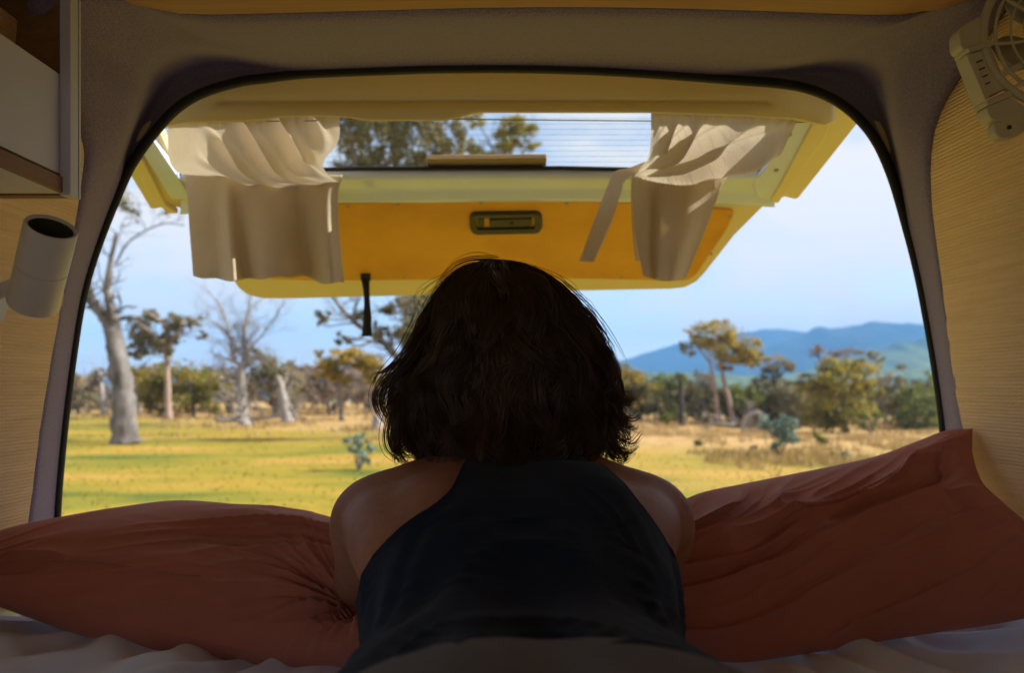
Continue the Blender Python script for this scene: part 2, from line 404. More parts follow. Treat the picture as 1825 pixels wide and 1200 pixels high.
range_('foothill', [(1240, 690), (1330, 676), (1420, 664), (1500, 640), (1580, 618), (1660, 604), (1760, 596), (1900, 590), (2300, 600)], 1500, 620, M['foothill'], 21, .10)
range_('low_hill', [(900, 684), (1010, 678), (1110, 668), (1200, 664), (1290, 666), (1380, 676), (1480, 676), (1600, 660), (1720, 650), (1900, 640), (2300, 640)], 1100, 420, M['foothill'], 33, .12)
range_('far_rise', [(-900, 676), (-400, 668), (0, 672), (300, 676), (600, 674), (800, 678), (1000, 682)], 1500, 500, M['mountain'], 41)

# the air between here and the mountains
hz = bpy.data.materials.new('haze air'); hz.use_nodes = True; t = hz.node_tree; t.nodes.remove(t.nodes['Principled BSDF'])
pv = t.nodes.new('ShaderNodeVolumePrincipled'); pv.inputs['Color'].default_value = (.17, .47, 1.0, 1); pv.inputs['Density'].default_value = HAZE = 0.00031
pv.inputs['Anisotropy'].default_value = 0.0
t.links.new(pv.outputs[0], t.nodes['Material Output'].inputs['Volume'])
zlo, zhi = -75.0, 226.0
bx = MB().box((0, 1620, (zlo + zhi) / 2), (8800, 3340, zhi - zlo)).build('haze', hz); tag(bx, 'pale blue air that veils the far mountains', 'haze', kind='stuff')

# ------------------------------------------------------------------ trees
def leaves_in(r, cs, n, size, sub=None):
    """n diamond leaves in ellipsoid clumps cs = [(centre, rx, ry, rz)], bunched at sub-centres"""
    w_ = np.array([c[1] * c[2] * c[3] for c in cs]) ** .6; w_ /= w_.sum(); out = []; ti = []
    for c, q in zip(cs, w_):
        k = max(8, int(n * q)); nb = max(4, int(k / 26))
        d = r.normal(size=(nb, 3)); d /= np.linalg.norm(d, axis=1)[:, None]; d *= (r.random(nb) ** .45)[:, None]
        R = np.array(c[1:4]); bc = np.array(c[0]) + d * R
        pick = r.integers(0, nb, k); p = bc[pick] + r.normal(size=(k, 3)) * R * .20
        a = r.normal(size=(k, 3)); a[:, 2] -= .6; a /= np.linalg.norm(a, axis=1)[:, None]
        b_ = np.cross(a, r.normal(size=(k, 3))); b_ /= np.linalg.norm(b_, axis=1)[:, None]
        s = size * (.6 + .8 * r.random(k))[:, None]
        out.append(np.stack([p - a * s, p + b_ * s * .42, p + a * s, p - b_ * s * .42], 1))
        bt = r.random(nb); ti.append(np.clip(bt[pick] * .7 + r.random(k) * .35, 0, 1))
    v = np.concatenate(out).reshape(-1, 3)
    return v, np.arange(len(v)).reshape(-1, 4), np.concatenate(ti)

def wander(r, a, b_, n, amp):
    a, b_ = Vector(a), Vector(b_); L_ = (b_ - a).length; pts = []
    o = Vector((0, 0, 0))
    for i in range(n + 1):
        f = i / n
        if 0 < i < n: o = o + Vector(r.normal(size=3)) * amp * L_ / n
        pts.append(a.lerp(b_, f) + o * math.sin(math.pi * min(1, f * 1.0)))
    return pts

def twigs(mb, r, p, d, ln, rad, lev):
    q = p + d * ln
    pts = wander(r, p, q, 3, .35); mb.tube(pts, np.linspace(rad, rad * .5, 4), 4, caps=False)
    if lev <= 0: return
    for k in range(2 + int(r.random() * 2)):
        dd = (d + Vector(r.normal(size=3)) * .55 + Vector((0, 0, .12))).normalized()
        twigs(mb, r, pts[1 + int(r.integers(0, 3))], dd, ln * (.55 + .3 * r.random()), rad * .55, lev - 1)

def tree(name, label, Y, limbs, clumps, bark, leaf=None, nl=2500, size=.11, seed=0, group=None, cat='tree', deep=.5, dead=0, base=None, twig=2):
    """limbs: list of (pixel polyline, width0, width1); clumps: (px, py, rx, ry) in pixels, all at about depth Y"""
    r = np.random.default_rng(seed + 100); k = Y / F
    b0 = limbs[0][0][0]; g0 = on_ground(b0[0], Y)
    shift = Vector((0, 0, g0.z - P(b0[0], b0[1], Y).z - .04))     # put the trunk's foot on the terrain
    root = empty(name, g0, label, cat, group)
    mb = MB(); pts_all = []
    for i, (pl, w0, w1) in enumerate(limbs):
        pl = catmull(pl, 6) if len(pl) > 2 else resample(pl, 5)
        dy = 0 if i == 0 else (r.random() - .5) * .35 * len(pl) * k * 14
        pts = []
        for j, p in enumerate(pl):
            f = j / max(1, len(pl) - 1)
            fade = shift * max(0, 1 - f) if i == 0 else Vector((0, 0, 0))
            pts.append(P(p[0] + (r.random() - .5) * w0 * .12, p[1], Y) + Vector((0, dy * f, 0)) + fade)
        rad = np.linspace(w0 * k / 2, w1 * k / 2, len(pts)) * (1 + .22 * (r.random(len(pts)) - .5))
        if i == 0: rad[0] *= 1.35; rad[1] *= 1.1
        mb.tube(pts, rad, 14 if w0 > 14 else 7, knobs=.10)
        pts_all += [(Vector(p), q) for p, q in zip(pts, rad)]
        if dead and i > 0 or dead > 1:
            for p, q in list(zip(pts, rad))[2::2]:
                for _ in range(dead):
                    d = Vector(r.normal(size=3)); d.y *= .6; d.z = abs(d.z) * .9 + .35; d.normalize()
                    twigs(mb, r, p, d, (16 + 22 * r.random()) * k, max(.007, q * .35), twig)
    cs = []
    more = []
    for (px, py, rx, ry) in clumps:
        for _ in range(2):
            an = r.random() * 6.28; more.append((px + math.cos(an) * rx * 1.25, py + math.sin(an) * ry * 1.3, rx * .42, ry * .42))
    for (px, py, rx, ry) in list(clumps) + more:
        c = P(px, py, Y) + Vector((0, (r.random() - .5) * 2 * deep * rx * k, 0))
        cs.append((tuple(c), rx * k, max(rx, ry) * k * .9, ry * k))
        cand = [(p, q) for p, q in pts_all if p.z < c.z + ry * k] or pts_all
        p0, q0 = min(cand, key=lambda t_: (t_[0] - c).length)
        br = wander(r, p0, c, 5, .35); rd = np.linspace(max(.012, min(q0 * .6, .05)), .008, 6); mb.tube(br, rd, 5)
        for _ in range(6 if rx > 9 else 2):
            d = Vector(r.normal(size=3)).normalized(); e = c + Vector((d.x * rx, d.y * rx, d.z * ry)) * k * .8
            mb.tube(wander(r, br[3 + int(r.integers(0, 3))], e, 3, .3), np.linspace(.014, .006, 4) * max(1, Y / 40), 4, caps=False)
    tr = mb.build('trunk', bark, root, smooth=True, recalc=False)
    if cs and leaf:
        v, f, ti = leaves_in(r, [(c[0], c[1] * 1.1, c[2] * 1.1, c[3] * 1.25) for c in cs], int(nl * 1.7), size)
        fast_mesh('crown', v, f, leaf, root, ti)
    return root

def shrub(name, label, px, py, w, h, leaf, nl=500, size=.06, seed=0, group=None, cat='shrub', Y=None):
    r = np.random.default_rng(seed + 900)
    g0 = ground_px(px, py) if Y is None else on_ground(px, Y)
    k = g0.y / F; root = empty(name, g0, label, cat, group)
    mb = MB()
    cs = []
    for i in range(10):
        hh = .28 + .62 * r.random(); e = g0 + Vector(((r.random() - .5) * w * (1.1 - .5 * hh) * k, (r.random() - .5) * w * .8 * k, h * k * hh))
        mb.tube(wander(r, g0 - Vector((0, 0, .03)), e, 4, .2), np.linspace(.014, .006, 5) * max(1, g0.y / 25), 5, caps=False)
        q_ = .5 + .8 * r.random(); cs.append((tuple(e), w * .24 * k * q_, w * .24 * k * q_, h * .17 * k * q_))
    mb.build('stem', M['greybark'], root, smooth=True, recalc=False)
    v, f, ti = leaves_in(r, cs, nl, size); v[:, 2] = np.maximum(v[:, 2], g0.z)
    fast_mesh('foliage', v, f, leaf, root, ti)
    return root

GB, GL = 'gum trees along the edge of the paddock', 'gum trees along the edge of the paddock'
# left of the woman
tree('gum_tree', 'thick pale bare-forked gum trunk standing alone on the grass near the left pillar', 21,
     [([(224, 795), (219, 730), (216, 670), (206, 610), (203, 582)], 42, 30), ([(206, 612), (192, 578), (168, 545), (140, 520), (90, 480), (40, 440)], 26, 8),
      ([(204, 590), (203, 560), (198, 528), (205, 480), (220, 420)], 24, 5), ([(168, 545), (162, 505), (150, 450), (172, 380)], 12, 4),
      ([(206, 470), (240, 430), (300, 405), (345, 410)], 4, 1.5)],
     [(215, 345, 34, 26), (255, 370, 30, 20), (150, 300, 60, 40), (60, 380, 70, 50)], M['palebark'], M['dull'], 900, .07, 1, dead=1, deep=1)
tree('gum_tree', 'sparse gum with a straight pinkish trunk, second trunk from the left pillar', 40,
     [([(300, 742), (299, 690), (298, 650), (299, 610)], 13, 8), ([(299, 640), (285, 605), (262, 580)], 7, 3), ([(299, 625), (315, 596), (340, 580)], 6, 3), ([(299, 612), (296, 580), (275, 560)], 6, 3)],
     [(262, 566, 16, 13), (250, 600, 22, 22), (282, 612, 24, 16), (305, 590, 20, 14), (322, 570, 18, 8), (345, 574, 14, 7), (240, 628, 14, 10), (363, 598, 9, 5)], M['pinkbark'], M['dull'], 2600, .10, 2)
tree('olive_tree', 'low olive green gum crown just right of the pinkish trunk', 43,
     [([(345, 742), (346, 700), (345, 660)], 7, 4)], [(340, 672, 40, 22), (372, 690, 26, 24), (305, 668, 24, 16), (285, 700, 22, 26), (262, 690, 28, 30), (350, 715, 40, 18)], M['greybark'], M['olive'], 3600, .11, 3)
tree('dead_tree', 'dead grey gum with bare spreading twigs and a split trunk left of the fallen log', 33,
     [([(436, 750), (433, 715), (430, 680), (432, 655)], 22, 13), ([(430, 660), (436, 632), (428, 600), (432, 560), (440, 505)], 11, 3), ([(432, 655), (418, 640), (414, 610), (405, 560), (380, 520)], 8, 2),
      ([(414, 605), (392, 580), (375, 570)], 6, 2), ([(436, 632), (470, 590), (500, 540)], 5, 2), ([(430, 640), (455, 640), (480, 655)], 4, 2)],
     [], M['deadwood'], None, seed=4, dead=2, twig=3)
tree('gum_tree', 'bushy brown green gum just right of the dead grey gum', 42,
     [([(492, 744), (488, 700), (484, 660)], 9, 5)], [(470, 650, 26, 18), (500, 660, 26, 14), (515, 690, 24, 24), (462, 690, 18, 22), (455, 630, 10, 9)], M['greybark'], M['dull'], 1800, .10, 5)
tree('dead_tree', 'leaning white dead trunk with a broad foot beside the fallen log', 36,
     [([(514, 746), (508, 722), (503, 698), (501, 684), (496, 670)], 22, 6), ([(503, 700), (514, 722), (530, 744)], 6, 5), ([(502, 690), (508, 676), (509, 664)], 6, 2)], [], M['deadwood'], None, seed=6, dead=1, twig=1)
tree('gum_tree', 'flat-topped gum with orange green leaves between the white dead trunk and the woman', 38,
     [([(610, 742), (606, 700), (602, 670), (600, 645)], 9, 5), ([(603, 672), (620, 650), (650, 640)], 5, 2), ([(602, 660), (590, 640), (578, 640)], 4, 2)],
     [(590, 642, 24, 12), (622, 634, 28, 9), (655, 642, 26, 12), (586, 664, 20, 10), (600, 672, 20, 10), (665, 664, 22, 16), (640, 650, 20, 8)], M['greybark'], M['gold'], 2300, .10, 7)
tree('gum_tree', 'tall gum behind the woman with a heavy limb reaching left under the tailgate', 23,
     [([(800, 785), (790, 730), (770, 690), (756, 640), (748, 570), (740, 480), (722, 380), (700, 260)], 46, 10), ([(764, 680), (730, 660), (700, 632), (672, 604), (630, 576), (596, 545), (560, 500)], 18, 6),
      ([(740, 480), (680, 400), (640, 300), (625, 230)], 16, 4), ([(748, 560), (800, 420), (820, 280), (812, 205)], 16, 4), ([(630, 576), (632, 552), (640, 530)], 7, 3), ([(756, 640), (725, 590), (722, 545), (716, 500)], 13, 4)],
     [(640, 240, 44, 34), (690, 225, 50, 40), (735, 250, 44, 40), (770, 215, 34, 40), (610, 280, 36, 26), (690, 290, 50, 26), (650, 180, 60, 40), (740, 180, 60, 50), (780, 275, 24, 22), (745, 560, 30, 36), (700, 548, 20, 10), (730, 600, 20, 20),
      (760, 590, 24, 26), (716, 600, 22, 12), (575, 565, 12, 9), (610, 605, 10, 7), (680, 590, 14, 9), (820, 240, 18, 30), (640, 560, 16, 6)], M['palebark'], M['dull'], 7500, .085, 8, dead=1, deep=1.1)
tree('gum_tree', 'slim distant gum whose tufted top shows through the middle of the rear window', 34,
     [([(930, 760), (926, 600), (918, 400), (912, 300), (908, 215)], 16, 4), ([(914, 320), (880, 270), (862, 240)], 6, 2), ([(912, 300), (940, 260), (948, 240)], 5, 2)],
     [(912, 232, 24, 16), (935, 240, 22, 12), (895, 250, 16, 9), (905, 265, 22, 10), (945, 262, 14, 6), (845, 210, 14, 10), (850, 265, 16, 8), (870, 285, 22, 8)], M['greybark'], M['olive'], 1500, .10, 9, dead=1, deep=1)
tree('dead_tree', 'short pale broken trunk among the far trees by the left pillar', 46, [([(186, 738), (182, 700), (178, 678)], 12, 7), ([(180, 690), (172, 672), (165, 664)], 4, 2)], [(178, 668, 12, 8), (160, 690, 14, 10)], M['deadwood'], M['scrub'], 320, .10, 10, dead=1)
tree('gum_tree', 'dull low tree against the left pillar in the far row', 48, [([(140, 738), (140, 705)], 6, 3)], [(140, 690, 26, 16), (160, 712, 26, 20), (120, 706, 26, 20)], M['greybark'], M['dull'], 1000, .11, 11)
# right of the woman
tree('gum_tree', 'tall golden topped gum with two leaning pink trunks in front of the mountain', 52,
     [([(1308, 762), (1300, 720), (1290, 680), (1284, 650)], 11, 6), ([(1286, 655), (1278, 625), (1270, 600)], 6, 3), ([(1284, 650), (1305, 630), (1330, 620)], 5, 2), ([(1280, 758), (1276, 715), (1268, 670), (1262, 640)], 9, 4), ([(1264, 645), (1245, 620), (1236, 610)], 4, 2)],
     [(1275, 588, 34, 12), (1245, 604, 20, 12), (1226, 622, 11, 10), (1305, 606, 20, 16), (1328, 622, 24, 14), (1282, 622, 28, 12), (1345, 645, 18, 10), (1300, 640, 26, 12), (1262, 612, 16, 9), (1325, 640, 16, 14)], M['pinkbark'], M['gold'], 3600, .11, 20)
tree('gum_tree', 'thin mid-height gum with a drooping flat crown just right of the golden topped gum', 56,
     [([(1384, 762), (1382, 720), (1378, 680), (1374, 655)], 7, 3), ([(1378, 685), (1392, 665), (1400, 655)], 4, 2)], [(1382, 648, 26, 9), (1400, 656, 14, 8), (1365, 660, 14, 8), (1380, 690, 24, 14)], M['palebark'], M['dull'], 1200, .10, 21)
tree('gum_tree', 'broad bushy gum with orange crown left of the right pillar', 46,
     [([(1508, 775), (1504, 740), (1500, 700)], 12, 7), ([(1502, 720), (1480, 690), (1460, 670)], 5, 3), ([(1502, 710), (1530, 680), (1540, 665)], 5, 3)],
     [(1505, 652, 34, 12), (1535, 660, 26, 14), (1465, 672, 28, 14), (1440, 692, 20, 12), (1500, 680, 44, 18), (1548, 690, 20, 18), (1470, 715, 40, 26), (1520, 720, 36, 28), (1450, 745, 26, 22), (1495, 752, 34, 18)], M['greybark'], M['olive'], 5200, .105, 22)
tree('gum_tree', 'tall wispy bare gum rising behind the broad orange crown', 66,
     [([(1472, 760), (1468, 700), (1462, 650), (1456, 622)], 6, 2), ([(1466, 680), (1500, 650), (1510, 626)], 4, 1.5)], [(1458, 626, 14, 7), (1505, 628, 22, 6), (1480, 640, 14, 6)], M['greybark'], M['scrub'], 520, .12, 23, dead=1)
tree('gum_tree', 'slender brown gum between the broad orange crown and the right pillar', 56,
     [([(1578, 772), (1574, 720), (1568, 680), (1560, 640)], 6, 3), ([(1570, 690), (1590, 670), (1600, 655)], 3, 1.5)], [(1558, 636, 12, 8), (1585, 680, 20, 14), (1600, 700, 20, 16), (1570, 710, 22, 16), (1598, 656, 9, 5)], M['pinkbark'], M['dull'], 1300, .11, 24)
tree('green_tree', 'dark green bushy tree nearest the right pillar', 50, [([(1630, 780), (1630, 745)], 7, 4)], [(1625, 722, 30, 22), (1655, 705, 26, 24), (1610, 745, 26, 22), (1665, 740, 26, 30), (1640, 760, 34, 16)], M['greybark'], M['deep'], 3000, .10, 25)
tree('gum_tree', 'dark rounded gum beside the charred stump right of her hair', 58, [([(1176, 758), (1180, 720), (1186, 690)], 7, 4)], [(1188, 680, 26, 12), (1170, 695, 18, 14), (1205, 692, 16, 12), (1182, 715, 28, 22), (1200, 735, 22, 18)], M['greybark'], M['deep'], 2200, .115, 26)
tree('burnt_tree', 'charred black trunk standing right of the woman', 50, [([(1214, 755), (1214, 720), (1213, 690), (1213, 672)], 11, 8), ([(1213, 700), (1206, 684), (1204, 674)], 4, 2)], [(1212, 676, 8, 8)], M['darkbark'], M['deep'], 130, .10, 27)
tree('gum_tree', 'orange green gum partly hidden behind the right side of her hair', 54, [([(1120, 760), (1124, 710), (1126, 690)], 8, 4)], [(1130, 672, 24, 14), (1112, 660, 14, 10), (1130, 700, 30, 22), (1105, 690, 24, 20)], M['greybark'], M['gold'], 1700, .11, 28)
tree('gum_tree', 'brown sparse gum between the charred trunk and the golden topped gum', 60, [([(1250, 758), (1248, 710), (1244, 680)], 6, 3), ([(1248, 730), (1236, 700), (1230, 690)], 4, 2)], [(1240, 690, 18, 14), (1258, 680, 18, 14), (1245, 720, 24, 16), (1262, 705, 14, 12)], M['palebark'], M['scrub'], 1300, .11, 29, dead=1)
tree('green_tree', 'bright green low tree under the golden topped gum', 53, [([(1335, 762), (1335, 735)], 5, 3)], [(1330, 718, 22, 12), (1345, 712, 18, 10), (1312, 700, 22, 14), (1300, 715, 16, 14)], M['greybark'], M['bright'], 1100, .10, 30)
tree('dead_tree', 'pale bleached dead tree arching over behind the blue green sapling', 44,
     [([(1324, 772), (1326, 752), (1336, 738), (1352, 735), (1364, 748), (1368, 768)], 7, 4), ([(1336, 738), (1340, 758), (1338, 770)], 4, 3), ([(1352, 735), (1356, 755), (1354, 770)], 4, 2)], [], M['deadwood'], None, seed=31, dead=1, twig=1)
tree('gum_tree', 'pale leaning stem with dull leaves between the sapling and the broad orange crown', 50, [([(1422, 770), (1420, 735), (1412, 705), (1404, 690)], 7, 3)], [(1408, 700, 22, 14), (1425, 718, 18, 18), (1398, 725, 16, 14), (1430, 745, 16, 16)], M['palebark'], M['dull'], 1200, .10, 32)
# saplings, shrubs, logs, stumps
shrub('sapling', 'small blue green sapling on the grass just left of her shoulder', 640, 838, 54, 66, M['blue'], 620, .036, 1, cat='sapling')
shrub('sapling', 'big blue green sapling in the straw grass right of her shoulder', 1386, 816, 62, 80, M['blue'], 1500, .045, 2, cat='sapling')
shrub('shrub', 'dark green shrub directly right of the big blue green sapling', 1461, 800, 26, 28, M['deep'], 300, .05, 3)
shrub('shrub', 'tiny dark shrub in the straw grass nearest her right shoulder', 1246, 796, 14, 11, M['deep'], 120, .05, 4)
shrub('shrub', 'small green tuft above the slope of the right pillow', 1484, 818, 12, 10, M['deep'], 120, .04, 5)
shrub('shrub', 'blue green tuft beside the edge of the right pillow', 1506, 818, 16, 12, M['blue'], 140, .04, 6)
shrub('shrub', 'bright green shrub at the foot of the orange green gum', 1188, 758, 26, 22, M['bright'], 260, .09, 7, Y=50)
shrub('shrub', 'small brown shrub between two tufts and the big sapling', 1344, 806, 14, 12, M['scrub'], 110, .045, 8)
shrub('shrub', 'rounded dark green shrub under the slender brown gum', 1553, 780, 50, 40, M['deep'], 700, .08, 9, Y=44)
def log(name, label, pts, w0, w1, Y, mat, seed, branches=3, cat='log'):
    r = np.random.default_rng(seed); k = Y / F
    a = on_ground(pts[0][0], Y); root = empty(name, a, label, cat, None); mb = MB()
    pl = [P(p[0], p[1], Y) for p in pts]; dz = float(gz(pl[0].x, Y)) + w0 * k * .45 - min(p.z for p in pl)
    pl = [Vector(p) + Vector((0, 0, dz)) for p in catmull([tuple(p) for p in pl], 4)]
    mb.tube(pl, np.linspace(w0 * k / 2, w1 * k / 2, len(pl)), 8)
    for i in range(branches):
        twigs(mb, r, pl[int(r.integers(2, len(pl) - 1))], Vector((r.normal() * .6, r.normal() * .4, .7)).normalized(), 18 * k, .03, 2)
    mb.build('trunk', mat, root, smooth=True, recalc=False)
log('fallen_log', 'bleached fallen log lying on the straw between two dead gums', [(446, 716), (480, 712), (520, 710), (545, 716)], 6, 3, 38, M['deadwood'], 3, 5)
log('fallen_log', 'low pale log on the ground left of the dead grey gum', [(385, 745), (410, 746), (425, 744)], 7, 4, 36, M['deadwood'], 4, 2)
log('fallen_log', 'grey fallen branch below the golden topped gum', [(1255, 762), (1280, 754), (1310, 757)], 5, 3, 48, M['deadwood'], 5, 4)
g0 = ground_px(672, 768); st = empty('tree_stump', g0, 'short pale grey stump in the straw just left of her hair', 'tree stump'); k = g0.y / F
MB().tube([g0 + Vector((0, 0, -.05)), g0 + Vector((0, 0, 6 * k)), g0 + Vector((1 * k, 0, 18 * k)), g0 + Vector((2 * k, 0, 29 * k))], [13 * k, 10.5 * k, 9 * k, 7.5 * k], 10).build('trunk', M['deadwood'], st, smooth=True)
twm = MB(); rr = np.random.default_rng(8)
for _ in range(4): twigs(twm, rr, g0 + Vector((2 * k, 0, 28 * k)), Vector((rr.normal() * .4, rr.normal() * .4, .9)).normalized(), 5 * k, .03, 0)
twm.build('splinter', M['deadwood'], st, recalc=False)

# the scrub behind, which reads as one mass of far wood
def wood(name, spans, seed, n, mat, size, label):
    r = np.random.default_rng(seed); cs = []; mb = MB()
    for (x0, x1, y0, y1, Ya, Yb, num) in spans:
        for i in range(num):
            px = x0 + (x1 - x0) * r.random(); Y = Ya + (Yb - Ya) * r.random(); k = Y / F
            g_ = on_ground(px, Y); top = P(px, y0 + (y1 - y0) * r.random() ** 1.6, Y); h = max(.8, top.z - g_.z)
            rx = h * (.22 + .2 * r.random())
            for q in range(3):
                cs.append(((g_.x + (r.random() - .5) * rx * 1.6, Y + (r.random() - .5) * 2, g_.z + h * (.35 + .5 * r.random())), rx * .8, rx * .8, h * .2))
            mb.tube(wander(r, g_ - Vector((0, 0, .1)), g_ + Vector(((r.random() - .5) * h * .3, 0, h)), 5, .2), np.linspace(.05 + .06 * r.random(), .015, 6), 5, caps=False)
            if r.random() < .5: twigs(mb, r, g_ + Vector((0, 0, h * .5)), Vector((r.normal() * .5, r.normal() * .3, .8)).normalized(), h * .4, .03, 2)
    v, f, ti = leaves_in(r, cs, n, size)
    o = fast_mesh(name, v, f, mat, None, ti); tag(o, label, 'woodland', kind='stuff')
    s = mb.build('stems', M['palebark'], o, smooth=True, recalc=False); tag(s, kind='stuff')
wood('woodland', [(60, 760, 648, 738, 46, 64, 85)], 51, 42000, M['scrub'], .14, 'mass of dry grey brown scrub behind the standing trees left of the woman')
wood('woodland', [(1080, 1420, 676, 758, 52, 75, 90), (1380, 1760, 672, 762, 52, 75, 80)], 53, 70000, M['olive2'], .15, 'mass of dark olive scrub behind the standing trees right of the woman')
wood('distant_woodland', [(40, 800, 706, 735, 90, 140, 60), (1080, 1800, 715, 745, 110, 200, 120)], 52, 45000, M['deep'], .30, 'dark green wood far behind the scrub and the standing trees')
# ------------------------------------------------------------------ the van
van = empty('campervan', (0, 1.25, 0.6), 'cream yellow campervan seen from inside with its tailgate propped open over the paddock', 'campervan')
# stations round the rear opening: (seal px,py, outer px,py, outer depth, channel weight)
YS = 1.325
ST = [(92, 1060, 24, 1080, 1.20, 0), (97, 980, 36, 1000, 1.20, 0), (102, 880, 54, 890, 1.20, 0), (112, 770, 68, 770, 1.20, 0), (127, 645, 88, 645, 1.20, 0), (147, 525, 108, 525, 1.20, 0),
      (178, 425, 128, 420, 1.19, 0), (222, 318, 144, 320, 1.18, .05), (243, 280, 147, 262, 1.17, .55), (272, 240, 128, 200, 1.13, 1), (312, 196, 96, 120, 1.07, 1), (360, 166, 48, 20, 1.0, 1), (425, 146, 90, -40, 1.0, .9),
      (475, 139, 175, -30, 1.03, .75), (530, 132, 260, 6, 1.05, .15), (600, 128, 350, 21, 1.05, 0), (680, 125, 520, 18, 1.05, 0), (770, 122, 700, 13, 1.05, 0), (870, 121, 870, 9, 1.05, 0), (970, 122, 1050, 8, 1.05, 0), (1080, 126, 1230, 11, 1.05, 0), (1180, 132, 1420, 17, 1.05, 0),
      (1270, 139, 1560, 22, 1.05, .1), (1330, 144, 1650, 20, 1.04, .6), (1390, 149, 1730, -20, 1.02, .9), (1440, 158, 1800, -30, 1.0, 1), (1488, 178, 1800, 0, 1.0, 1), (1530, 211, 1728, 112, 1.07, 1), (1563, 254, 1676, 205, 1.13, 1), (1590, 315, 1661, 285, 1.16, .5),
      (1613, 392, 1665, 375, 1.18, .05), (1637, 485, 1679, 480, 1.19, 0), (1656, 582, 1693, 580, 1.20, 0), (1673, 685, 1708, 690, 1.20, 0), (1684, 775, 1724, 780, 1.20, 0), (1693, 870, 1741, 880, 1.20, 0), (1701, 980, 1762, 990, 1.20, 0), (1708, 1060, 1780, 1070, 1.20, 0)]
stn = catmull(ST, 7)
fr_ = [0.0, .035, .09, .17, .25, .30, .36, .48, .66, .84, 1.0]
rows = []
for j, f in enumerate(fr_):
    row = []
    for i, s in enumerate(stn):
        sx, sy, ox, oy, Yo, wc = s; wc = min(1, max(0, wc))
        # the lip's place as a share of the way out: crisp near the corners
        base = YS + (Yo - YS) * smooth(0, 1, f) * 1.0
        lip = {0.0: 0, .035: .004, .09: .022, .17: .030, .25: .018, .30: -.026, .36: -.044, .48: -.038, .66: -.018, .84: -.006, 1.0: 0}[f]
        px = sx + (ox - sx) * f; py = sy + (oy - sy) * f
        Y = base + lip * wc + .012 * float(fbm(i * .05, f * 2, 2)) * (f * (1 - f) * 4) * (.4 + .6 * wc)
        row.append(P(px, py, Y))
    rows.append(row)
fine = []
cols = [catmull([tuple(r[i]) for r in rows], 3) for i in range(len(stn))]
for j in range(len(cols[0])): fine.append([Vector(c[j]) for c in cols])
MB().grid(fine).build('headliner', M['lining'], van, smooth=True, solid=.004, soff=0)
# black weather strip
MB().tube([P(s[0], s[1], YS + .004) for s in stn], .0082, 10).build('weather_strip', M['rubber'], van, smooth=True)
# side walls: from the lining's edge towards the camera, tan ribbed cloth;
def wall(idx, side):
    edge = [stn[i] for i in idx]
    rows = []
    Ye = [1.0, .965, .89, .80, .72, .4, 0, -.6, -1.9]
    for k in range(-1, len(Ye)):
        row = []
        for s in edge:
            p = P(s[2], s[3], s[4] + .006)
            if k >= 0:
                p = Vector((p.x + side * .012, Ye[k], p.z)); p.x += side * .01 * smooth(1.0, 0, Ye[k])
            row.append(p)
        rows.append(row)
    return rows
n7 = 7
left = wall(range(0, 11 * n7 + 1, 3), -1); right = wall(range(len(stn) - 1, len(stn) - 1 - 12 * n7, -3), 1)
mbl = MB()                      # long unseen window added in the left wall, behind the camera, for sky light
for k in range(len(left) - 1):
    for i in range(len(left[0]) - 1):
        zm = (left[k][i].z + left[k][i + 1].z) / 2 - EYE
        if k >= 6 and -.24 < zm < .21: continue
        mbl.add([left[k][i], left[k][i + 1], left[k + 1][i + 1], left[k + 1][i]], [(0, 1, 2, 3)])
mbl.build('side_wall', M['wallcloth'], van, smooth=False, solid=.012, soff=0)
MB().grid(right).build('side_wall', M['wallcloth'], van, smooth=True, solid=.012, soff=0)
# ceiling boards
def pl_at(px, py, Y): return P(px, py, Y)
zt = P(0, 14, 1.05).z + .012
c0 = catmull([P(150, -30, 1.0), P(240, 2, 1.03), P(290, 14, 1.045), P(350, 20, 1.05), P(520, 17, 1.05), P(700, 12, 1.05), P(870, 8, 1.05), P(1050, 7, 1.05), P(1230, 10, 1.05), P(1420, 16, 1.05), P(1560, 21, 1.05), P(1640, 18, 1.04), P(1710, 0, 1.02), P(1790, -30, 1.0)], 4)
c0 = [Vector(p) + Vector((0, 0, -.004)) for p in c0]
nb = 1; xs = [-.535 + 1.14 * i / nb for i in range(nb + 1)]
zx = lambda x: float(np.interp(x, [p.x for p in c0], [p.z for p in c0])); yx = lambda x: float(np.interp(x, [p.x for p in c0], [p.y for p in c0]))
for i in range(nb):
    a, b_ = xs[i] + .0015, xs[i + 1] - .0015; top = []; bot = []
    for yy in (None, .6, -.2, -1.1, -1.9):
        rt, rb = [], []
        for q in range(25):
            x = a + (b_ - a) * q / 24; y = yx(x) if yy is None else yy
            rb.append(Vector((x, y, zx(x)))); rt.append(Vector((x, y, zx(x) + .012)))
        bot.append(rb); top.append(rt)
    loops = [b2 + t2[::-1] for b2, t2 in zip(bot, top)]
    MB().grid(loops, closed_u=True, caps=True).build('ceiling_board', M['plywood'], van)
for s in (-1, 1):               # felt at either side of the boards
    MB().box((s * .60, -.46, EYE + .512), (.33, 2.94, .006)).build('ceiling_felt', M['lining'], van)
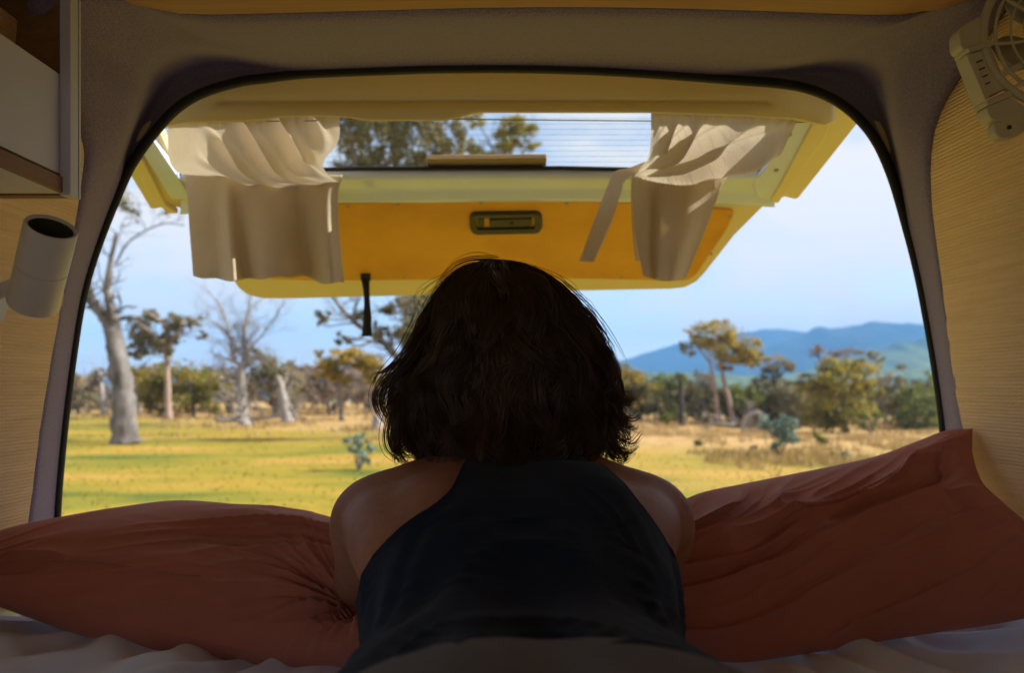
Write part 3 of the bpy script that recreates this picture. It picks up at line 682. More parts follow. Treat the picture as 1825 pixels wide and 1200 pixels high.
# outer body: roof, flanks, floor, rear sill; the front stays open as the cab with its windscreen
bz = MB()
def prof(y, k=1.0):
    return [Vector((x * k, y, z)) for x, z in [(-.80, .55), (-.815, .9), (-.80, 1.25), (-.765, 1.6), (-.70, 1.95), (-.60, 2.10), (-.35, 2.16), (0, 2.175), (.35, 2.16), (.60, 2.10), (.70, 1.95), (.765, 1.6), (.80, 1.25), (.815, .9), (.80, .55)]]
P0 = [prof(1.36), prof(1.3), prof(.42), prof(0), prof(-2.0)]
cells = MB()
for k in range(4):
    for i in range(14):
        a = P0[k]; c = P0[k + 1]
        if k >= 2 and i in (1, 2, 3): continue   # hole for the unseen left window added as sky fill
        pass
        cells.add([a[i], a[i + 1], c[i + 1], c[i]], [(0, 1, 2, 3)])
m = MB(); m.add([Vector((-.772, .40, 1.26)), Vector((-.772, -1.9, 1.26)), Vector((-.742, -1.9, 1.72)), Vector((-.742, .40, 1.72))], [(0, 1, 2, 3)]); m.build('added_side_window', glass_material('side window glass', (.93, .96, .97)), van, recalc=False)  # pane of the unseen window added to brighten the bed
cells.build('body_shell', M['paint'], van, solid=.006, soff=0)
# ring between lining and body at the rear, and the sill
ring_in = [P(s[0], s[1], YS + .014) for s in stn[::3]]
ring_out = []
for p in ring_in:
    an = math.atan2(p.z - 1.55, p.x); ring_out.append(Vector((.80 * math.cos(an) * 1.0 if abs(math.cos(an)) < .8 else .80 * math.copysign(1, math.cos(an)), 1.355, 1.55 + .62 * math.sin(an) if math.sin(an) > 0 else p.z)))
MB().grid([ring_in, ring_out]).build('door_frame', M['paint'], van, smooth=True, solid=.004, soff=0)
MB().box((0, 1.345, .83), (1.60, .05, .56)).build('rear_sill', M['paint'], van, bevel=.01)
MB().box((0, 1.43, .60), (1.62, .12, .16)).build('bumper', M['dark'], van, bevel=.03)
MB().box((0, -.33, .57), (1.56, 3.34, .03)).build('floor', M['dark'], van)
MB().box((0, 1.405, EYE + .622), (1.26, .14, .012)).build('sun_gap_blocker', M['paint'], van)  # unseen slab added to stop sun leaking between roof and tailgate
for sy in (1.0, -1.6):
    for sx in (-.74, .74):
        wb = MB(); wb.tube([(sx - .09, sy, .31), (sx + .09, sy, .31)], .30, 28); wb.build('wheel', M['rubber'], van, bevel=.02)

# ------------------------------------------------------------------ tailgate
def plA(px, py, off=0.0):       # the window half of the raised tailgate; off = metres towards the sky side
    a = (HY - py) / F; Y = (.534 + .26 * 1.34) / (a + .26); n = Vector((0, .252, .968)); return P(px, py, Y) + n * off
def plB(px, py, off=0.0):       # the lower half, drooping more steeply
    zb, yb = plA(912, 348).z - EYE, plA(912, 348).y
    a = (HY - py) / F; Y = (zb + .49 * yb) / (a + .49); n = Vector((0, .44, .898)); return P(px, py, Y) + n * off
def plH(px, py, off=0.0):       # the steep upper face of the tailgate, which looks into the van
    Y = 1.449 - .00028 * (205 - py); return P(px, py, Y) + Vector((0, .95, .31)) * off
def slab(poly, pl, o0, o1, name, mat, parent, bevel=.004, sm=1):
    pts = poly if sm == 1 else [tuple(p) for p in catmull(poly, sm, True)]
    m = MB(); n = len(pts)
    lo = [pl(x, y, o0) for x, y in pts]; hi = [pl(x, y, o1) for x, y in pts]
    m.add(lo + hi, [tuple(range(n)), tuple(range(2 * n - 1, n - 1, -1))] + [(i, (i + 1) % n, n + (i + 1) % n, n + i) for i in range(n)])
    return m.build(name, mat, parent, bevel=bevel)
def rounded(poly, r, n=5):      # round the corners of a pixel polygon
    out = []
    for i in range(len(poly)):
        a, b_, c = [np.array(poly[k % len(poly)], float) for k in (i - 1, i, i + 1)]
        rr_ = r[i] if hasattr(r, '__len__') else r
        d0, d1 = np.linalg.norm(a - b_), np.linalg.norm(c - b_); q0 = b_ + (a - b_) / d0 * min(rr_, d0 * .45); q1 = b_ + (c - b_) / d1 * min(rr_, d1 * .45)
        for k in range(n + 1):
            t_ = k / n; out.append(tuple((1 - t_) ** 2 * q0 + 2 * t_ * (1 - t_) * b_ + t_ * t_ * q1))
    return out
low = [(318, 349), (345, 390), (378, 440), (412, 500), (424, 518), (442, 531), (470, 537), (520, 537), (760, 531), (1040, 523), (1195, 520), (1222, 517), (1243, 506), (1258, 490), (1310, 424), (1372, 362), (1384, 349)]
tg = slab(low, plB, .006, .05, 'tailgate', M['paint'], van, .006); tg['label'] = 'raised cream yellow tailgate with curtained window and orange panel'
# header with a pressed groove and the lamp housing's bulge at its lower edge
xs_ = np.linspace(262, 1490, 120)
lowy = lambda x: float(np.interp(x, [262, 290, 330, 440, 480, 500, 560, 618, 650, 795, 850, 1160, 1330, 1420, 1470, 1490], [236, 226, 218, 215, 211, 208, 206, 208, 214, 214, 200, 200, 206, 212, 223, 214]))
rowsH = []
for (py, dp) in [(50, 0), (92, 0), (150, 0), (166, 0), (173, .002), (178, .006), (182, .009), (185, .007), (190, .001), (194, 0)]:
    rowsH.append([plH(x, py + (x - 912) ** 2 * 8e-6, dp * smooth(380, 400, x) * (1 - smooth(1360, 1382, x))) for x in xs_])
rowsH.append([plH(x, lowy(x) - 2, 0) for x in xs_]); rowsH.append([plH(x, lowy(x), .002) for x in xs_]); rowsH.append([plH(x, lowy(x) - 1, .03) for x in xs_])
MB().grid(rowsH).build('header', M['paint'], tg, smooth=True, solid=.003, soff=0)
slab([(255, 92), (1500, 92), (1480, 190), (1400, 196), (1160, 190), (850, 190), (480, 198), (330, 204), (262, 224)], plH, .026, .045, 'roof_skin', M['paint'], tg)
# flanges and window stiles
slab([(1478, 180), (1552, 178), (1532, 226), (1424, 361), (1418, 363), (1400, 359), (1376, 364), (1392, 330), (1468, 236)], plA, .010, .04, 'side_flange', M['paint'], tg, .005)
slab([(290, 214), (214, 240), (196, 262), (228, 316), (266, 378), (272, 381), (300, 376), (318, 378), (336, 388), (330, 345), (282, 240)], plA, .010, .04, 'side_flange', M['paint'], tg, .005)
slab(rounded([(1408, 200), (1478, 196), (1470, 232), (1400, 330), (1384, 356), (1350, 352), (1340, 322), (1360, 303), (1411, 222)], 9), plA, -.004, .03, 'window_stile', M['sill'], tg, .004)
slab(rounded([(1452, 205), (1480, 196), (1472, 236), (1402, 332), (1386, 357), (1372, 352), (1392, 320)], 5), plA, -.009, .0, 'side_rib', M['paint'], tg, .003)
slab(rounded([(246, 206), (232, 236), (272, 296), (306, 352), (338, 352), (322, 320), (262, 230)], 6), plA, -.004, .03, 'window_stile', M['sill'], tg, .004)
slab([(214, 240), (236, 246), (296, 366), (318, 380), (300, 380), (268, 352)], plA, -.002, .012, 'side_rib', M['paint'], tg, .003)
# sill band under the window, reflected sky tinted into its colour, and the ridge over the panel
rowsS = []
for (py, o, crv) in [(309, .012, 0), (312, .0, 0), (316, -.004, 0), (322, -.002, 0), (334, .004, .3), (344, .003, .7), (349, -.004, 1), (355, -.006, 1), (358, .002, 1), (362, .010, 1)]:
    rowsS.append([plA(x, py + crv * ((x - 960) / 420) ** 2 * 10, o) for x in np.linspace(322, 1380, 60)])
MB().grid(rowsS).build('window_sill', M['sill'], tg, smooth=True, solid=.004, soff=1)
# the orange panel with its rounded ends
pan = rounded([(500, 366), (640, 361), (780, 358), (960, 357), (1140, 362), (1312, 376), (1296, 408), (1240, 492), (1222, 501), (1040, 497), (760, 499), (560, 501), (420, 494), (400, 470), (345, 384)], [4, 4, 4, 4, 4, 14, 10, 12, 12, 4, 4, 4, 14, 10, 14])
slab(pan, plB, -.001, .012, 'door_panel', M['panel'], tg, .003)
for (x, y) in [(710, 364), (858, 361), (1010, 362), (1160, 367), (1300, 386), (1268, 452), (1108, 494), (880, 496), (620, 368), (720, 495)]:
    c = plB(x, y, -.001); MB().tube([c, c + Vector((0, -.44, -.898)) * .0022], [.0042, .003], 10).build('screw', M['steel'], tg)
for (x, y) in [(1383, 300), (1406, 236)]:
    c = plA(x, y, -.004); MB().tube([c, c + Vector((0, -.25, -.97)) * .004], [.005, .004], 6).build('bolt', M['steel'], tg)
# inside release: bezel, dark recess, lever
ring_o = rounded([(836, 376), (966, 374), (967, 412), (838, 415)], 13); ring_i = rounded([(848, 384), (953, 382), (953, 403), (850, 405)], 5)
m = MB(); n = len(ring_o); A = [plB(x, y, -.002) for x, y in ring_o]; B_ = [plB(x + (902 - x) * .04, y + (394 - y) * .1, -.010) for x, y in ring_o]; C_ = [plB(x, y, -.009) for x, y in ring_i]; D_ = [plB(x, y, .002) for x, y in ring_i]
m.grid([A, B_, C_, D_], closed_u=True).build('handle_bezel', M['bezel'], tg, smooth=False)
m = MB(); m.add(D_, [tuple(range(n))]); m.build('handle_recess', M['dark'], tg, recalc=False)
slab(rounded([(872, 388), (948, 386), (947, 400), (873, 402)], 3), plB, -.007, .0005, 'handle_lever', M['bezel'], tg, .002)
slab(rounded([(852, 387), (863, 387), (863, 402), (853, 402)], 2), plB, -.006, .0005, 'handle_catch', M['bezel'], tg, .001)
c = plB(912, 394, -.0075); MB().tube([c, c + Vector((0, -.44, -.9)) * .002], .004, 10).build('handle_screw', M['dark'], tg)
# glass, rubber, demister wires, curtain wires
win = rounded([(236, 201), (1422, 199), (1352, 316), (1304, 313), (1000, 307), (640, 308), (300, 318)], [6, 6, 16, 2, 2, 2, 10])
m = MB(); m.add([plA(x, y, .014) for x, y in win], [tuple(range(len(win)))]); m.build('window_pane', glass_material('rear window glass', (.90, .95, .97)), tg, recalc=False)
MB().tube([plA(x, y, .010) for x, y in win], .0045, 8, closed=True).build('window_seal', M['rubber'], tg, smooth=True)
for i in range(9):
    y = 222 + i * 9.6; MB().tube([plA(560 - 1.2 * (y - 200), y, .0125), plA(1392 - .62 * (y - 200), y - 1, .0125)], .00022, 4).build('demister_wire', M['bezel'], tg)
MB().tube([plA(286, 213, -.006), plA(800, 209, -.004), plA(1440, 213, -.006)], .0011, 6).build('curtain_wire', M['steel'], tg)
slab([(759, 297), (975, 295), (973, 318), (762, 320)], plA, .0155, .028, 'outside_board', M['palewood'], tg, .003)
# pull strap hanging from the panel
c = plB(652, 489, -.004)
s_ = MB(); s_.box(c + Vector((0, 0, -.004)), (.026, .010, .020)); s_.build('strap_clip', M['dark'], tg, bevel=.003)
rows = []
for i in range(16):
    f = i / 15; wd = .0105 - .0035 * math.sin(math.pi * min(1, f * 1.5)) + .002 * smooth(.8, 1, f); z = c.z - .008 - .148 * f; x = c.x + .004 * math.sin(f * 2.2)
    y = c.y - .004 + .006 * math.sin(f * 3.0)
    rows.append([Vector((x - wd, y + .002, z)), Vector((x, y - .002, z)), Vector((x + wd, y + .002, z))])
MB().grid(rows).build('pull_strap', M['webbing'], tg, smooth=True, solid=.003, soff=0)

# ------------------------------------------------------------------ curtains
def interp_poly(pl, n):
    return resample(catmull(pl, 8), n)
def cloth(le, re, nu, nv, depth, top=None, bottom=None):
    """grid between a left and a right pixel edge; depth(u,v,px,py) returns a point; top and bottom bend the end rows"""
    A_ = interp_poly(le, nv); B2 = interp_poly(re, nv); rows = []
    for j in range(nv):
        v = j / (nv - 1); row = []
        for i in range(nu):
            u = i / (nu - 1); x = A_[j][0] * (1 - u) + B2[j][0] * u; y = A_[j][1] * (1 - u) + B2[j][1] * u
            if top: y += top(u) * (1 - v) ** 3
            if bottom: y += bottom(u) * v ** 3
            row.append(depth(u, v, x, y))
        rows.append(row)
    return rows
dn = Vector((0, -.2, -.98))
def upL(u, v, x, y):
    p_ = (u * 5.0 - v * 2.3) * 2 * math.pi * .92 + .6
    fold = (math.sin(p_) + .45 * math.sin(2 * p_ + .9)) * .0185 * smooth(.15, .5, u) * (1 - smooth(.80, 1.0, u)) * (.25 + .9 * math.sin(math.pi * min(1, v * 1.05)))
    ruff = math.sin(u * 95 + 2 * math.sin(u * 23)) * .0035 * (1 - smooth(0, .16, v))
    sag = .020 * math.sin(math.pi * v) ** .8 + .014 * smooth(.6, 1, v) * smooth(.2, .5, u)
    return plA(x, y, -.002) + dn * (sag + fold * 1.35 + ruff + .004 * float(fbm(u * 7, v * 4, 3)))
cL = empty('curtain', plA(455, 312, -.02), 'left linen curtain hanging square and wide from the tailgate window', 'curtain', 'linen curtains on the tailgate window')
rows = cloth([(300, 203), (301, 238), (304, 268), (314, 292), (330, 312)], [(606, 199), (604, 236), (582, 262), (578, 284), (598, 304), (611, 314)], 130, 46, upL, bottom=lambda u: 9 * math.sin(math.pi * smooth(.2, .95, u)) - 2)
MB().grid(rows).build('gathered_top', M['curtain'], cL, smooth=True)
Yf = plA(470, 314, -.02).y
def flL(u, v, x, y):
    d = .016 * math.exp(-((u - .27) / .045) ** 2) + .013 * math.sin(smooth(.3, .72, u) * math.pi) - .016 * math.exp(-((u - .76) / .07) ** 2) + .017 * math.exp(-((u - .92) / .05) ** 2)
    d = 2.5 * d * (.2 + .9 * v) + .006 * float(fbm(u * 6, v * 3, 3)) + .010 * smooth(.9, 1, u)
    return P(x, y, Yf - d)
rows = cloth([(328, 308), (334, 350), (339, 420), (345, 492)], [(611, 312), (603, 345), (603, 400), (609, 460), (613, 498)], 110, 40, flL, bottom=lambda u: 4 * math.sin(u * 9) + 5 * smooth(0, .4, u) - 9 * math.exp(-((u - .72) / .12) ** 2) + 2 * math.sin(u * 31))
fl = MB().grid(rows).build('flap', M['curtain'], cL, smooth=True, solid=.0012, soff=1)
hem = [r for r in rows[-4:]]
MB().grid([[p + Vector((0, -.0022, 0)) for p in r] for r in hem]).build('hem', M['curtain'], cL, smooth=True)
cR = empty('curtain', plA(1210, 306, -.02), 'right linen curtain tied into a narrow tapering bundle below the tailgate window', 'curtain', 'linen curtains on the tailgate window')
def upR(u, v, x, y):
    an_ = math.atan2(311 - y, x - 1112) + .05 * float(fbm(x * .02, y * .03, 2)); rr_ = math.hypot(x - 1112, y - 311)
    fold = (.0175 * math.sin(an_ * 30 + 1.2) + .009 * math.sin(an_ * 61 + .4)) * smooth(12, 120, rr_) * smooth(.03, .35, v) * smooth(0, .12, u) * (1 - .6 * smooth(.88, 1, u))
    ruff = math.sin(u * 80 + 2 * math.sin(u * 19)) * .0035 * (1 - smooth(0, .14, v)) * smooth(.1, .3, u)
    sag = .022 * math.sin(math.pi * v) ** .8 + .012 * smooth(.6, 1, v)
    return plA(x, y, -.002) + dn * (sag + fold * 1.3 + ruff + .006 * float(fbm(u * 6 + 9, v * 5, 3)))
rows = cloth([(1160, 192), (1159, 232), (1154, 262), (1140, 284), (1128, 303)], [(1426, 203), (1396, 240), (1352, 268), (1312, 290), (1290, 303)], 120, 50, upR, bottom=lambda u: 9 * math.sin(math.pi * u))
MB().grid(rows).build('gathered_top', M['curtain'], cR, smooth=True)
Yr = plA(1210, 306, -.022).y
def flR(u, v, x, y):
    d = .020 * math.sin(smooth(.30, 1, u) * math.pi) - .020 * math.exp(-((u - .27) / .08) ** 2) * (1 - .3 * v) + .004 * float(fbm(u * 5 + 3, v * 4, 3))
    return P(x, y, Yr - d)
rows = cloth([(1127, 303), (1128, 345), (1133, 420), (1146, 492)], [(1296, 305), (1281, 345), (1253, 420), (1221, 497)], 70, 40, flR, bottom=lambda u: 7 * math.sin(math.pi * u))
MB().grid(rows).build('flap', M['curtain'], cR, smooth=True, solid=.0012, soff=1)
rows = cloth([(1126, 304), (1124, 350), (1127, 420), (1132, 466)], [(1152, 306), (1150, 350), (1150, 420), (1149, 463)], 14, 24, lambda u, v, x, y: P(x, y, Yr + .018 + .006 * u))
MB().grid(rows).build('back_fold', M['curtain'], cR, smooth=True)
rows = cloth([(1150, 288), (1118, 300), (1096, 306), (1083, 330), (1062, 385), (1047, 425), (1032, 466)], [(1160, 306), (1138, 308), (1117, 318), (1106, 345), (1090, 395), (1075, 430), (1058, 468)], 10, 50,
             lambda u, v, x, y: P(x, y, Yr - .012 + .008 * math.sin(v * 7) + .004 * u * math.sin(v * 11)))
MB().grid(rows).build('tie_ribbon', M['curtain'], cR, smooth=True, solid=.001, soff=0)
# ------------------------------------------------------------------ bed
BED = EYE - .33
def bedz(x, y):
    z = BED + .022 * float(fbm(x * 3.2 + 5, y * 3.2, 3))
    w1, w2 = float(fbm(x * 2.2 + 3, y * 2.2 + 8, 3)), float(fbm(x * 5 + 13, y * 5 + 2, 3)); sx = 1 if x > 0 else -1
    q = math.sin(15 * (abs(x) * 1.25 - y * .85) + 9 * w1); z += .0085 * (q if q < 0 else q ** 2 * 1.3) * smooth(.12, .35, abs(x))
    q = math.sin(37 * (abs(x) * .9 - y * .35) + 8 * w2); z += .0075 * q * (.4 + abs(w1) * 3) + .006 * math.sin(61 * (abs(x) * 1.1 + y * .5) + 14 * w2 + 6 * w1)
    z += .035 * smooth(.45, .72, abs(x)) * (1 - smooth(.9, 1.2, y))
    return z
mb = empty('bed', (0, .0, BED - .2), 'low mattress under a crumpled white sheet below the pillows', 'bed')
gxs = np.linspace(-.735, .735, 220); gys = np.linspace(-1.2, 1.29, 280)
MB().grid([[Vector((x, y, bedz(x, y))) for x in gxs] for y in gys]).build('sheet', M['sheet'], mb, smooth=True)
MB().box((0, .05, BED - .12), (1.46, 2.46, .16)).build('mattress', M['sheet'], mb, bevel=.03)
MB().box((0, .05, BED - .40), (1.46, 2.46, .36)).build('bed_base', M['plywood'], mb)

# ------------------------------------------------------------------ pillows
def pillow(top, right, bottom, left, thick, wr, name, label, nu=230, nv=150, seam=None):
    """four boundary curves of 3D points; front bulges to the camera, back away; wr(u,v) wrinkle height"""
    def cv(pl, n): return resample([tuple(p) for p in catmull([tuple(q) for q in pl], 10)], n)
    T_, B_, Lf, Rt = cv(top, nu), cv(bottom, nu), cv(left, nv), cv(right, nv)
    u = np.linspace(0, 1, nu)[None, :, None]; v = np.linspace(0, 1, nv)[:, None, None]
    C = (1 - v) * T_[None] + v * B_[None] + (1 - u) * Lf[:, None] + u * Rt[:, None] - ((1 - u) * (1 - v) * T_[0] + u * (1 - v) * T_[-1] + (1 - u) * v * B_[0] + u * v * B_[-1])
    du = np.gradient(C, axis=1); dv = np.gradient(C, axis=0); n = np.cross(dv, du); n /= np.linalg.norm(n, axis=2)[..., None] + 1e-9
    if n[..., 1].mean() > 0: n = -n
    U, V_ = u[..., 0] + 0 * v[..., 0], v[..., 0] + 0 * u[..., 0]
    Vs = V_ ** .80
    prof_ = (np.clip(4 * U * (1 - U), 0, 1) ** .5) * (np.clip(4 * Vs * (1 - Vs), 0, 1) ** .80)
    W = wr(U, V_)
    edge = np.minimum(1, np.minimum(np.minimum(U, 1 - U) * 14, np.minimum(V_, 1 - V_) * 7))
    dirn = n * .3 + np.array([0, -.7, -.04])
    front = C + dirn * (thick[0] * prof_)[..., None] + n * (W * (.04 + .96 * edge))[..., None]
    back = C - n * (thick[1] * prof_)[..., None]
    root = empty(name, C.mean((0, 1)) - np.array([0, 0, .1]), label, 'pillow', 'rust pillows on the bed')
    vs = np.concatenate([front.reshape(-1, 3), back.reshape(-1, 3)])
    I_ = (np.arange(nv - 1)[:, None] * nu + np.arange(nu - 1)[None]).ravel(); f1_ = np.stack([I_, I_ + 1, I_ + nu + 1, I_ + nu], 1); off = nu * nv
    f2_ = (f1_ + off)[:, ::-1]
    rim = np.r_[np.arange(nu), np.arange(1, nv) * nu + nu - 1, (nv - 1) * nu + np.arange(nu - 2, -1, -1), np.arange(nv - 2, 0, -1) * nu]
    r2 = np.roll(rim, -1); f3_ = np.stack([rim, rim + off, r2 + off, r2], 1)
    o = fast_mesh('pillowcase', vs, np.concatenate([f1_, f2_, f3_]), M['pillow'], root, smooth=True)
    bm = bmesh.new(); bm.from_mesh(o.data); bmesh.ops.remove_doubles(bm, verts=bm.verts, dist=.0004); bmesh.ops.recalc_face_normals(bm, faces=bm.faces); bm.to_mesh(o.data); bm.free()
    if seam:
        pts = [front[int(b_ * (nv - 1)), int(a * (nu - 1))] + n[int(b_ * (nv - 1)), int(a * (nu - 1))] * .0006 for a, b_ in seam]
        MB().tube(catmull([tuple(p) for p in pts], 3), .0013, 6).build('seam', M['pillow'], root, smooth=True)
    return root
def wrL(U, V_):
    # creases drawn in to the pinch under her elbow, at u=.93, v=.55
    dx, dy = (U - .93) * 1.0, (V_ - .56) * .55; rd = np.hypot(dx, dy) + 1e-3; an = np.arctan2(dy, -dx)
    a = ridge(an * 4.2 + 3 + .6 * fbm(U * 3, V_ * 3, 2), rd * 1.2 + 5) ** 2
    b_ = ridge(an * 9.0 + 11, rd * 1.6) ** 2
    w_ = (.026 * a + .011 * b_) * np.exp(-rd / .22) * smooth(.0, .05, rd)
    # long soft creases along the crown
    c_ = ridge(U * 1.2 + 2, V_ * 15 + U * 3.5) ** 2 * .010 * smooth(.25, .6, U) * (1 - smooth(.25, .5, V_))
    d_ = ridge(U * 1.6 + 6, V_ * 5 - U * 1.5 + 4) ** 3 * .011 + ridge(U * 2.4 + 3, V_ * 9 + U * 3 + 4 + .5 * fbm(U * 4, V_ * 4, 2)) ** 3 * .006
    return w_ + c_ + d_ - .05 * np.exp(-(rd / .10) ** 2) + .022 * fbm(U * 3, V_ * 2, 3)
Yl = 1.13
pillow([P(-70, 985, 1.06), P(0, 947, 1.11), P(100, 924, 1.18), P(220, 905, 1.25), P(330, 894, 1.29), P(450, 904, 1.30), P(580, 921, 1.27), P(680, 960, 1.14)],
       [P(680, 960, 1.10), P(690, 1060, .98), P(690, 1120, .94), P(670, 1205, .92)],
       [P(-60, 1060, 1.05), P(80, 1112, 1.06), P(170, 1140, 1.04), P(300, 1165, 1.01), P(450, 1185, .975), P(560, 1198, .94), P(670, 1205, .92)],
       [P(-70, 985, 1.06), P(-90, 1015, 1.06), P(-85, 1040, 1.06), P(-60, 1060, 1.05)], (.105, .05), wrL,
       'pillow', 'low rust coloured pillow pinched under her left elbow', seam=[(.0, .40), (.15, .42), (.3, .47), (.42, .53), (.52, .58), (.6, .60)])
def wrR(U, V_):
    a = ridge(U * 1.7 - V_ * .8 + 1, V_ * 7.5 + U * 4.2 + .8 * fbm(U * 3, V_ * 3, 2) + 3) ** 2.4
    b_ = ridge(U * 3.0 + 8, V_ * 15 + U * 8.5 + 1.6 * fbm(U * 4, V_ * 4, 2)) ** 2
    w_ = (.028 * a + .012 * b_) * (1 - smooth(.28, .75, V_ - .12 * (1 - U))) * (.55 + .45 * smooth(1, .4, U))
    dx, dy = U - .97, (V_ - .02) * .6; rd = np.hypot(dx, dy) + 1e-3; an = np.arctan2(dy, -dx)
    w_ = w_ + .022 * ridge(an * 3.3 + 2, rd * 1.5) ** 2 * np.exp(-rd / .22)
    c_ = ridge(U * 1.4 + 20, V_ * 5 + U * 2.2 + 9 + .5 * fbm(U * 3 + 4, V_ * 3, 2)) ** 5 * .013 + ridge(U * 2.4 + 31, V_ * 11 + U * 4.6 + 2 + .8 * fbm(U * 4 + 4, V_ * 4, 2)) ** 3 * .006 * (1 - smooth(.6, .9, V_))
    lo = ridge(U * 9 + V_ * 6, V_ * 4 - U * 3 + 2) ** 2 * .006 * smooth(.7, .95, V_)
    return w_ + c_ + lo + .03 * fbm(U * 2.2 + 7, V_ * 2 + 3, 3)
pillow([P(1150, 930, 1.04), P(1240, 882, 1.12), P(1330, 862, 1.22), P(1440, 840, 1.27), P(1560, 814, 1.285), P(1640, 785, 1.26), P(1690, 767, 1.21), P(1733, 765, 1.175)],
       [P(1733, 765, 1.175), P(1734, 812, 1.165), P(1752, 862, 1.14), P(1790, 900, 1.10), P(1840, 945, 1.05), P(1890, 1010, 1.0), P(1895, 1090, .97)],
       [P(1180, 1150, .93), P(1215, 1165, .92), P(1300, 1182, .925), P(1400, 1172, .95), P(1520, 1152, .985), P(1640, 1133, 1.0), P(1770, 1114, 1.0), P(1895, 1090, .97)],
       [P(1150, 930, 1.04), P(1130, 1000, 1.0), P(1140, 1080, .95), P(1180, 1150, .93)], (.095, .045), wrR,
       'pillow', 'big rust pillow propped in the right corner with one pointed ear up')

# ------------------------------------------------------------------ cabinet, lamp, fan
cab = empty('cabinet', P(60, 330, .9), 'white overhead cabinet with brown timber edges at the top left corner', 'cabinet')
z0, z1, z2 = EYE + .243, EYE + .262, EYE + .391; xw = -.66; xl = -.5655
MB().box(((xl + xw) / 2, 0.2, z0 + .006), (xl - xw, 1.6, .012)).build('bottom_board', M['whiteply'], cab, bevel=.001)
MB().box((xl - .004, 0.2, z0 + .0105), (.014, 1.598, .021)).build('edge_strip', M['brownwood'], cab, bevel=.002)
MB().box((xl - .006, 0.2, (z1 + z2) / 2 + .003), (.012, 1.596, z2 - z1 - .004)).build('front_lip', M['whiteply'], cab, bevel=.0015)
MB().box((-.6135, 1.0095, EYE + .372), (.094, .015, .262)).build('end_panel', M['brownwood'], cab, bevel=.001)
MB().box((-.5595, 1.006, EYE + .372), (.0135, .018, .263)).build('edge_tape', M['whiteply'], cab, bevel=.0008)
MB().box((-.605, 1.0195, EYE + .372), (.104, .004, .262)).build('end_facing', M['whiteply'], cab)
MB().box((xw + .004, 0.2, EYE + .375), (.006, 1.59, .25)).build('back_board', M['brownwood'], cab)
# tubular reading lamp
lp = empty('reading_lamp', P(8, 540, .97), 'white tubular reading lamp tilted on the left wall below the cabinet', 'lamp')
Yl_ = .955
a = P(58, 545, Yl_ + .022); b_ = P(92, 404, Yl_ - .026); ax = (b_ - a).normalized(); R0 = .0285
Ln = (b_ - a).length
def lathe(o_, ax, prof_, seg=40):
    u_ = ax.cross(Vector((0, 1, 0))).normalized(); v_ = ax.cross(u_)
    return [[o_ + ax * h + (u_ * math.cos(2 * math.pi * k / seg) + v_ * math.sin(2 * math.pi * k / seg)) * r_ for k in range(seg)] for h, r_ in prof_]
MB().grid(lathe(a, ax, [(0, .0), (0, R0 - .003), (.001, R0 - .001), (.003, R0), (Ln * .49, R0), (Ln * .492, R0 - .0008), (Ln * .5, R0 - .0008), (Ln * .502, R0), (Ln - .002, R0), (Ln, R0 - .001), (Ln, R0 - .0035), (Ln - .002, R0 - .0045), (Ln * .55, R0 - .005)]), closed_u=True).build('lamp_body', M['lamp'], lp, smooth=True).modifiers.new('e', 'EDGE_SPLIT').split_angle = math.radians(50)
MB().grid(lathe(a, ax, [(Ln * .55, R0 - .005), (Ln * .55, .001)]), closed_u=True).build('reflector', M['dark'], lp, smooth=True)
MB().grid(lathe(a, ax, [(Ln - .003, R0 - .0048), (Ln * .56, R0 - .0052)]), closed_u=True).build('baffle', M['bezel'], lp, smooth=True)
wx = -.652
d0 = P(12, 532, .98)
MB().tube([Vector((wx, d0.y, d0.z)), Vector((wx + .012, d0.y, d0.z))], [.036, .033], 36).build('wall_plate', M['lamp'], lp, bevel=.002)
MB().tube([Vector((wx + .01, d0.y, d0.z + .004)), Vector(a + ax * .045)], .009, 14).build('swivel', M['lamp'], lp, smooth=True)

# twelve volt fan
fn = empty('fan', P(1790, 240, .97), 'white folding fan with round guard clipped at the top right corner', 'fan')
YF = .945
def fslab(poly, y0, y1, name, mat, r=4, bevel=.002):
    pts = rounded(poly, r, 4); n = len(pts); lo = [P(x, y, YF) + Vector((0, y0, 0)) for x, y in pts]; hi = [P(x, y, YF) + Vector((0, y1, 0)) for x, y in pts]
    return MB().add(lo + hi, [tuple(range(n)), tuple(range(2 * n - 1, n - 1, -1))] + [(i, (i + 1) % n, n + (i + 1) % n, n + i) for i in range(n)]).build(name, mat, fn, bevel=bevel)
fslab([(1706, 56), (1716, 44), (1746, 30), (1754, 78), (1716, 92), (1708, 84)], -.004, .020, 'pivot_knob', M['fan'], 8, .004)
fslab([(1717, 90), (1758, 74), (1766, 84), (1722, 98)], -.008, .022, 'clamp_band', M['fan'], 3)
fslab([(1718, 100), (1764, 84), (1794, 158), (1750, 178)], -.003, .020, 'bracket', M['fan'], 5, .004)
fslab([(1716, 101), (1726, 98), (1758, 174), (1750, 182)], -.007, .016, 'bracket_rib', M['fan'], 2, .0015)
for i in range(4):
    x, y = 1730 + i * 4.4, 115 + i * 13.2
    fslab([(x, y), (x + 17, y - 7), (x + 18, y - 5), (x + 1, y + 2.2)], -.0045, -.0022, 'vent_slot', M['dark'], .6, 0)
fslab([(1751, 182), (1795, 163), (1800, 174), (1754, 191)], -.007, .02, 'clamp_band', M['fan'], 3)
fslab([(1754, 191), (1800, 173), (1835, 200), (1838, 232), (1800, 222), (1762, 212)], -.003, .02, 'foot', M['fan'], 8, .004)
fslab([(1772, 216), (1826, 212), (1828, 232), (1806, 246), (1782, 247), (1771, 236)], -.002, .016, 'mount_lug', M['fan'], 11, .003)
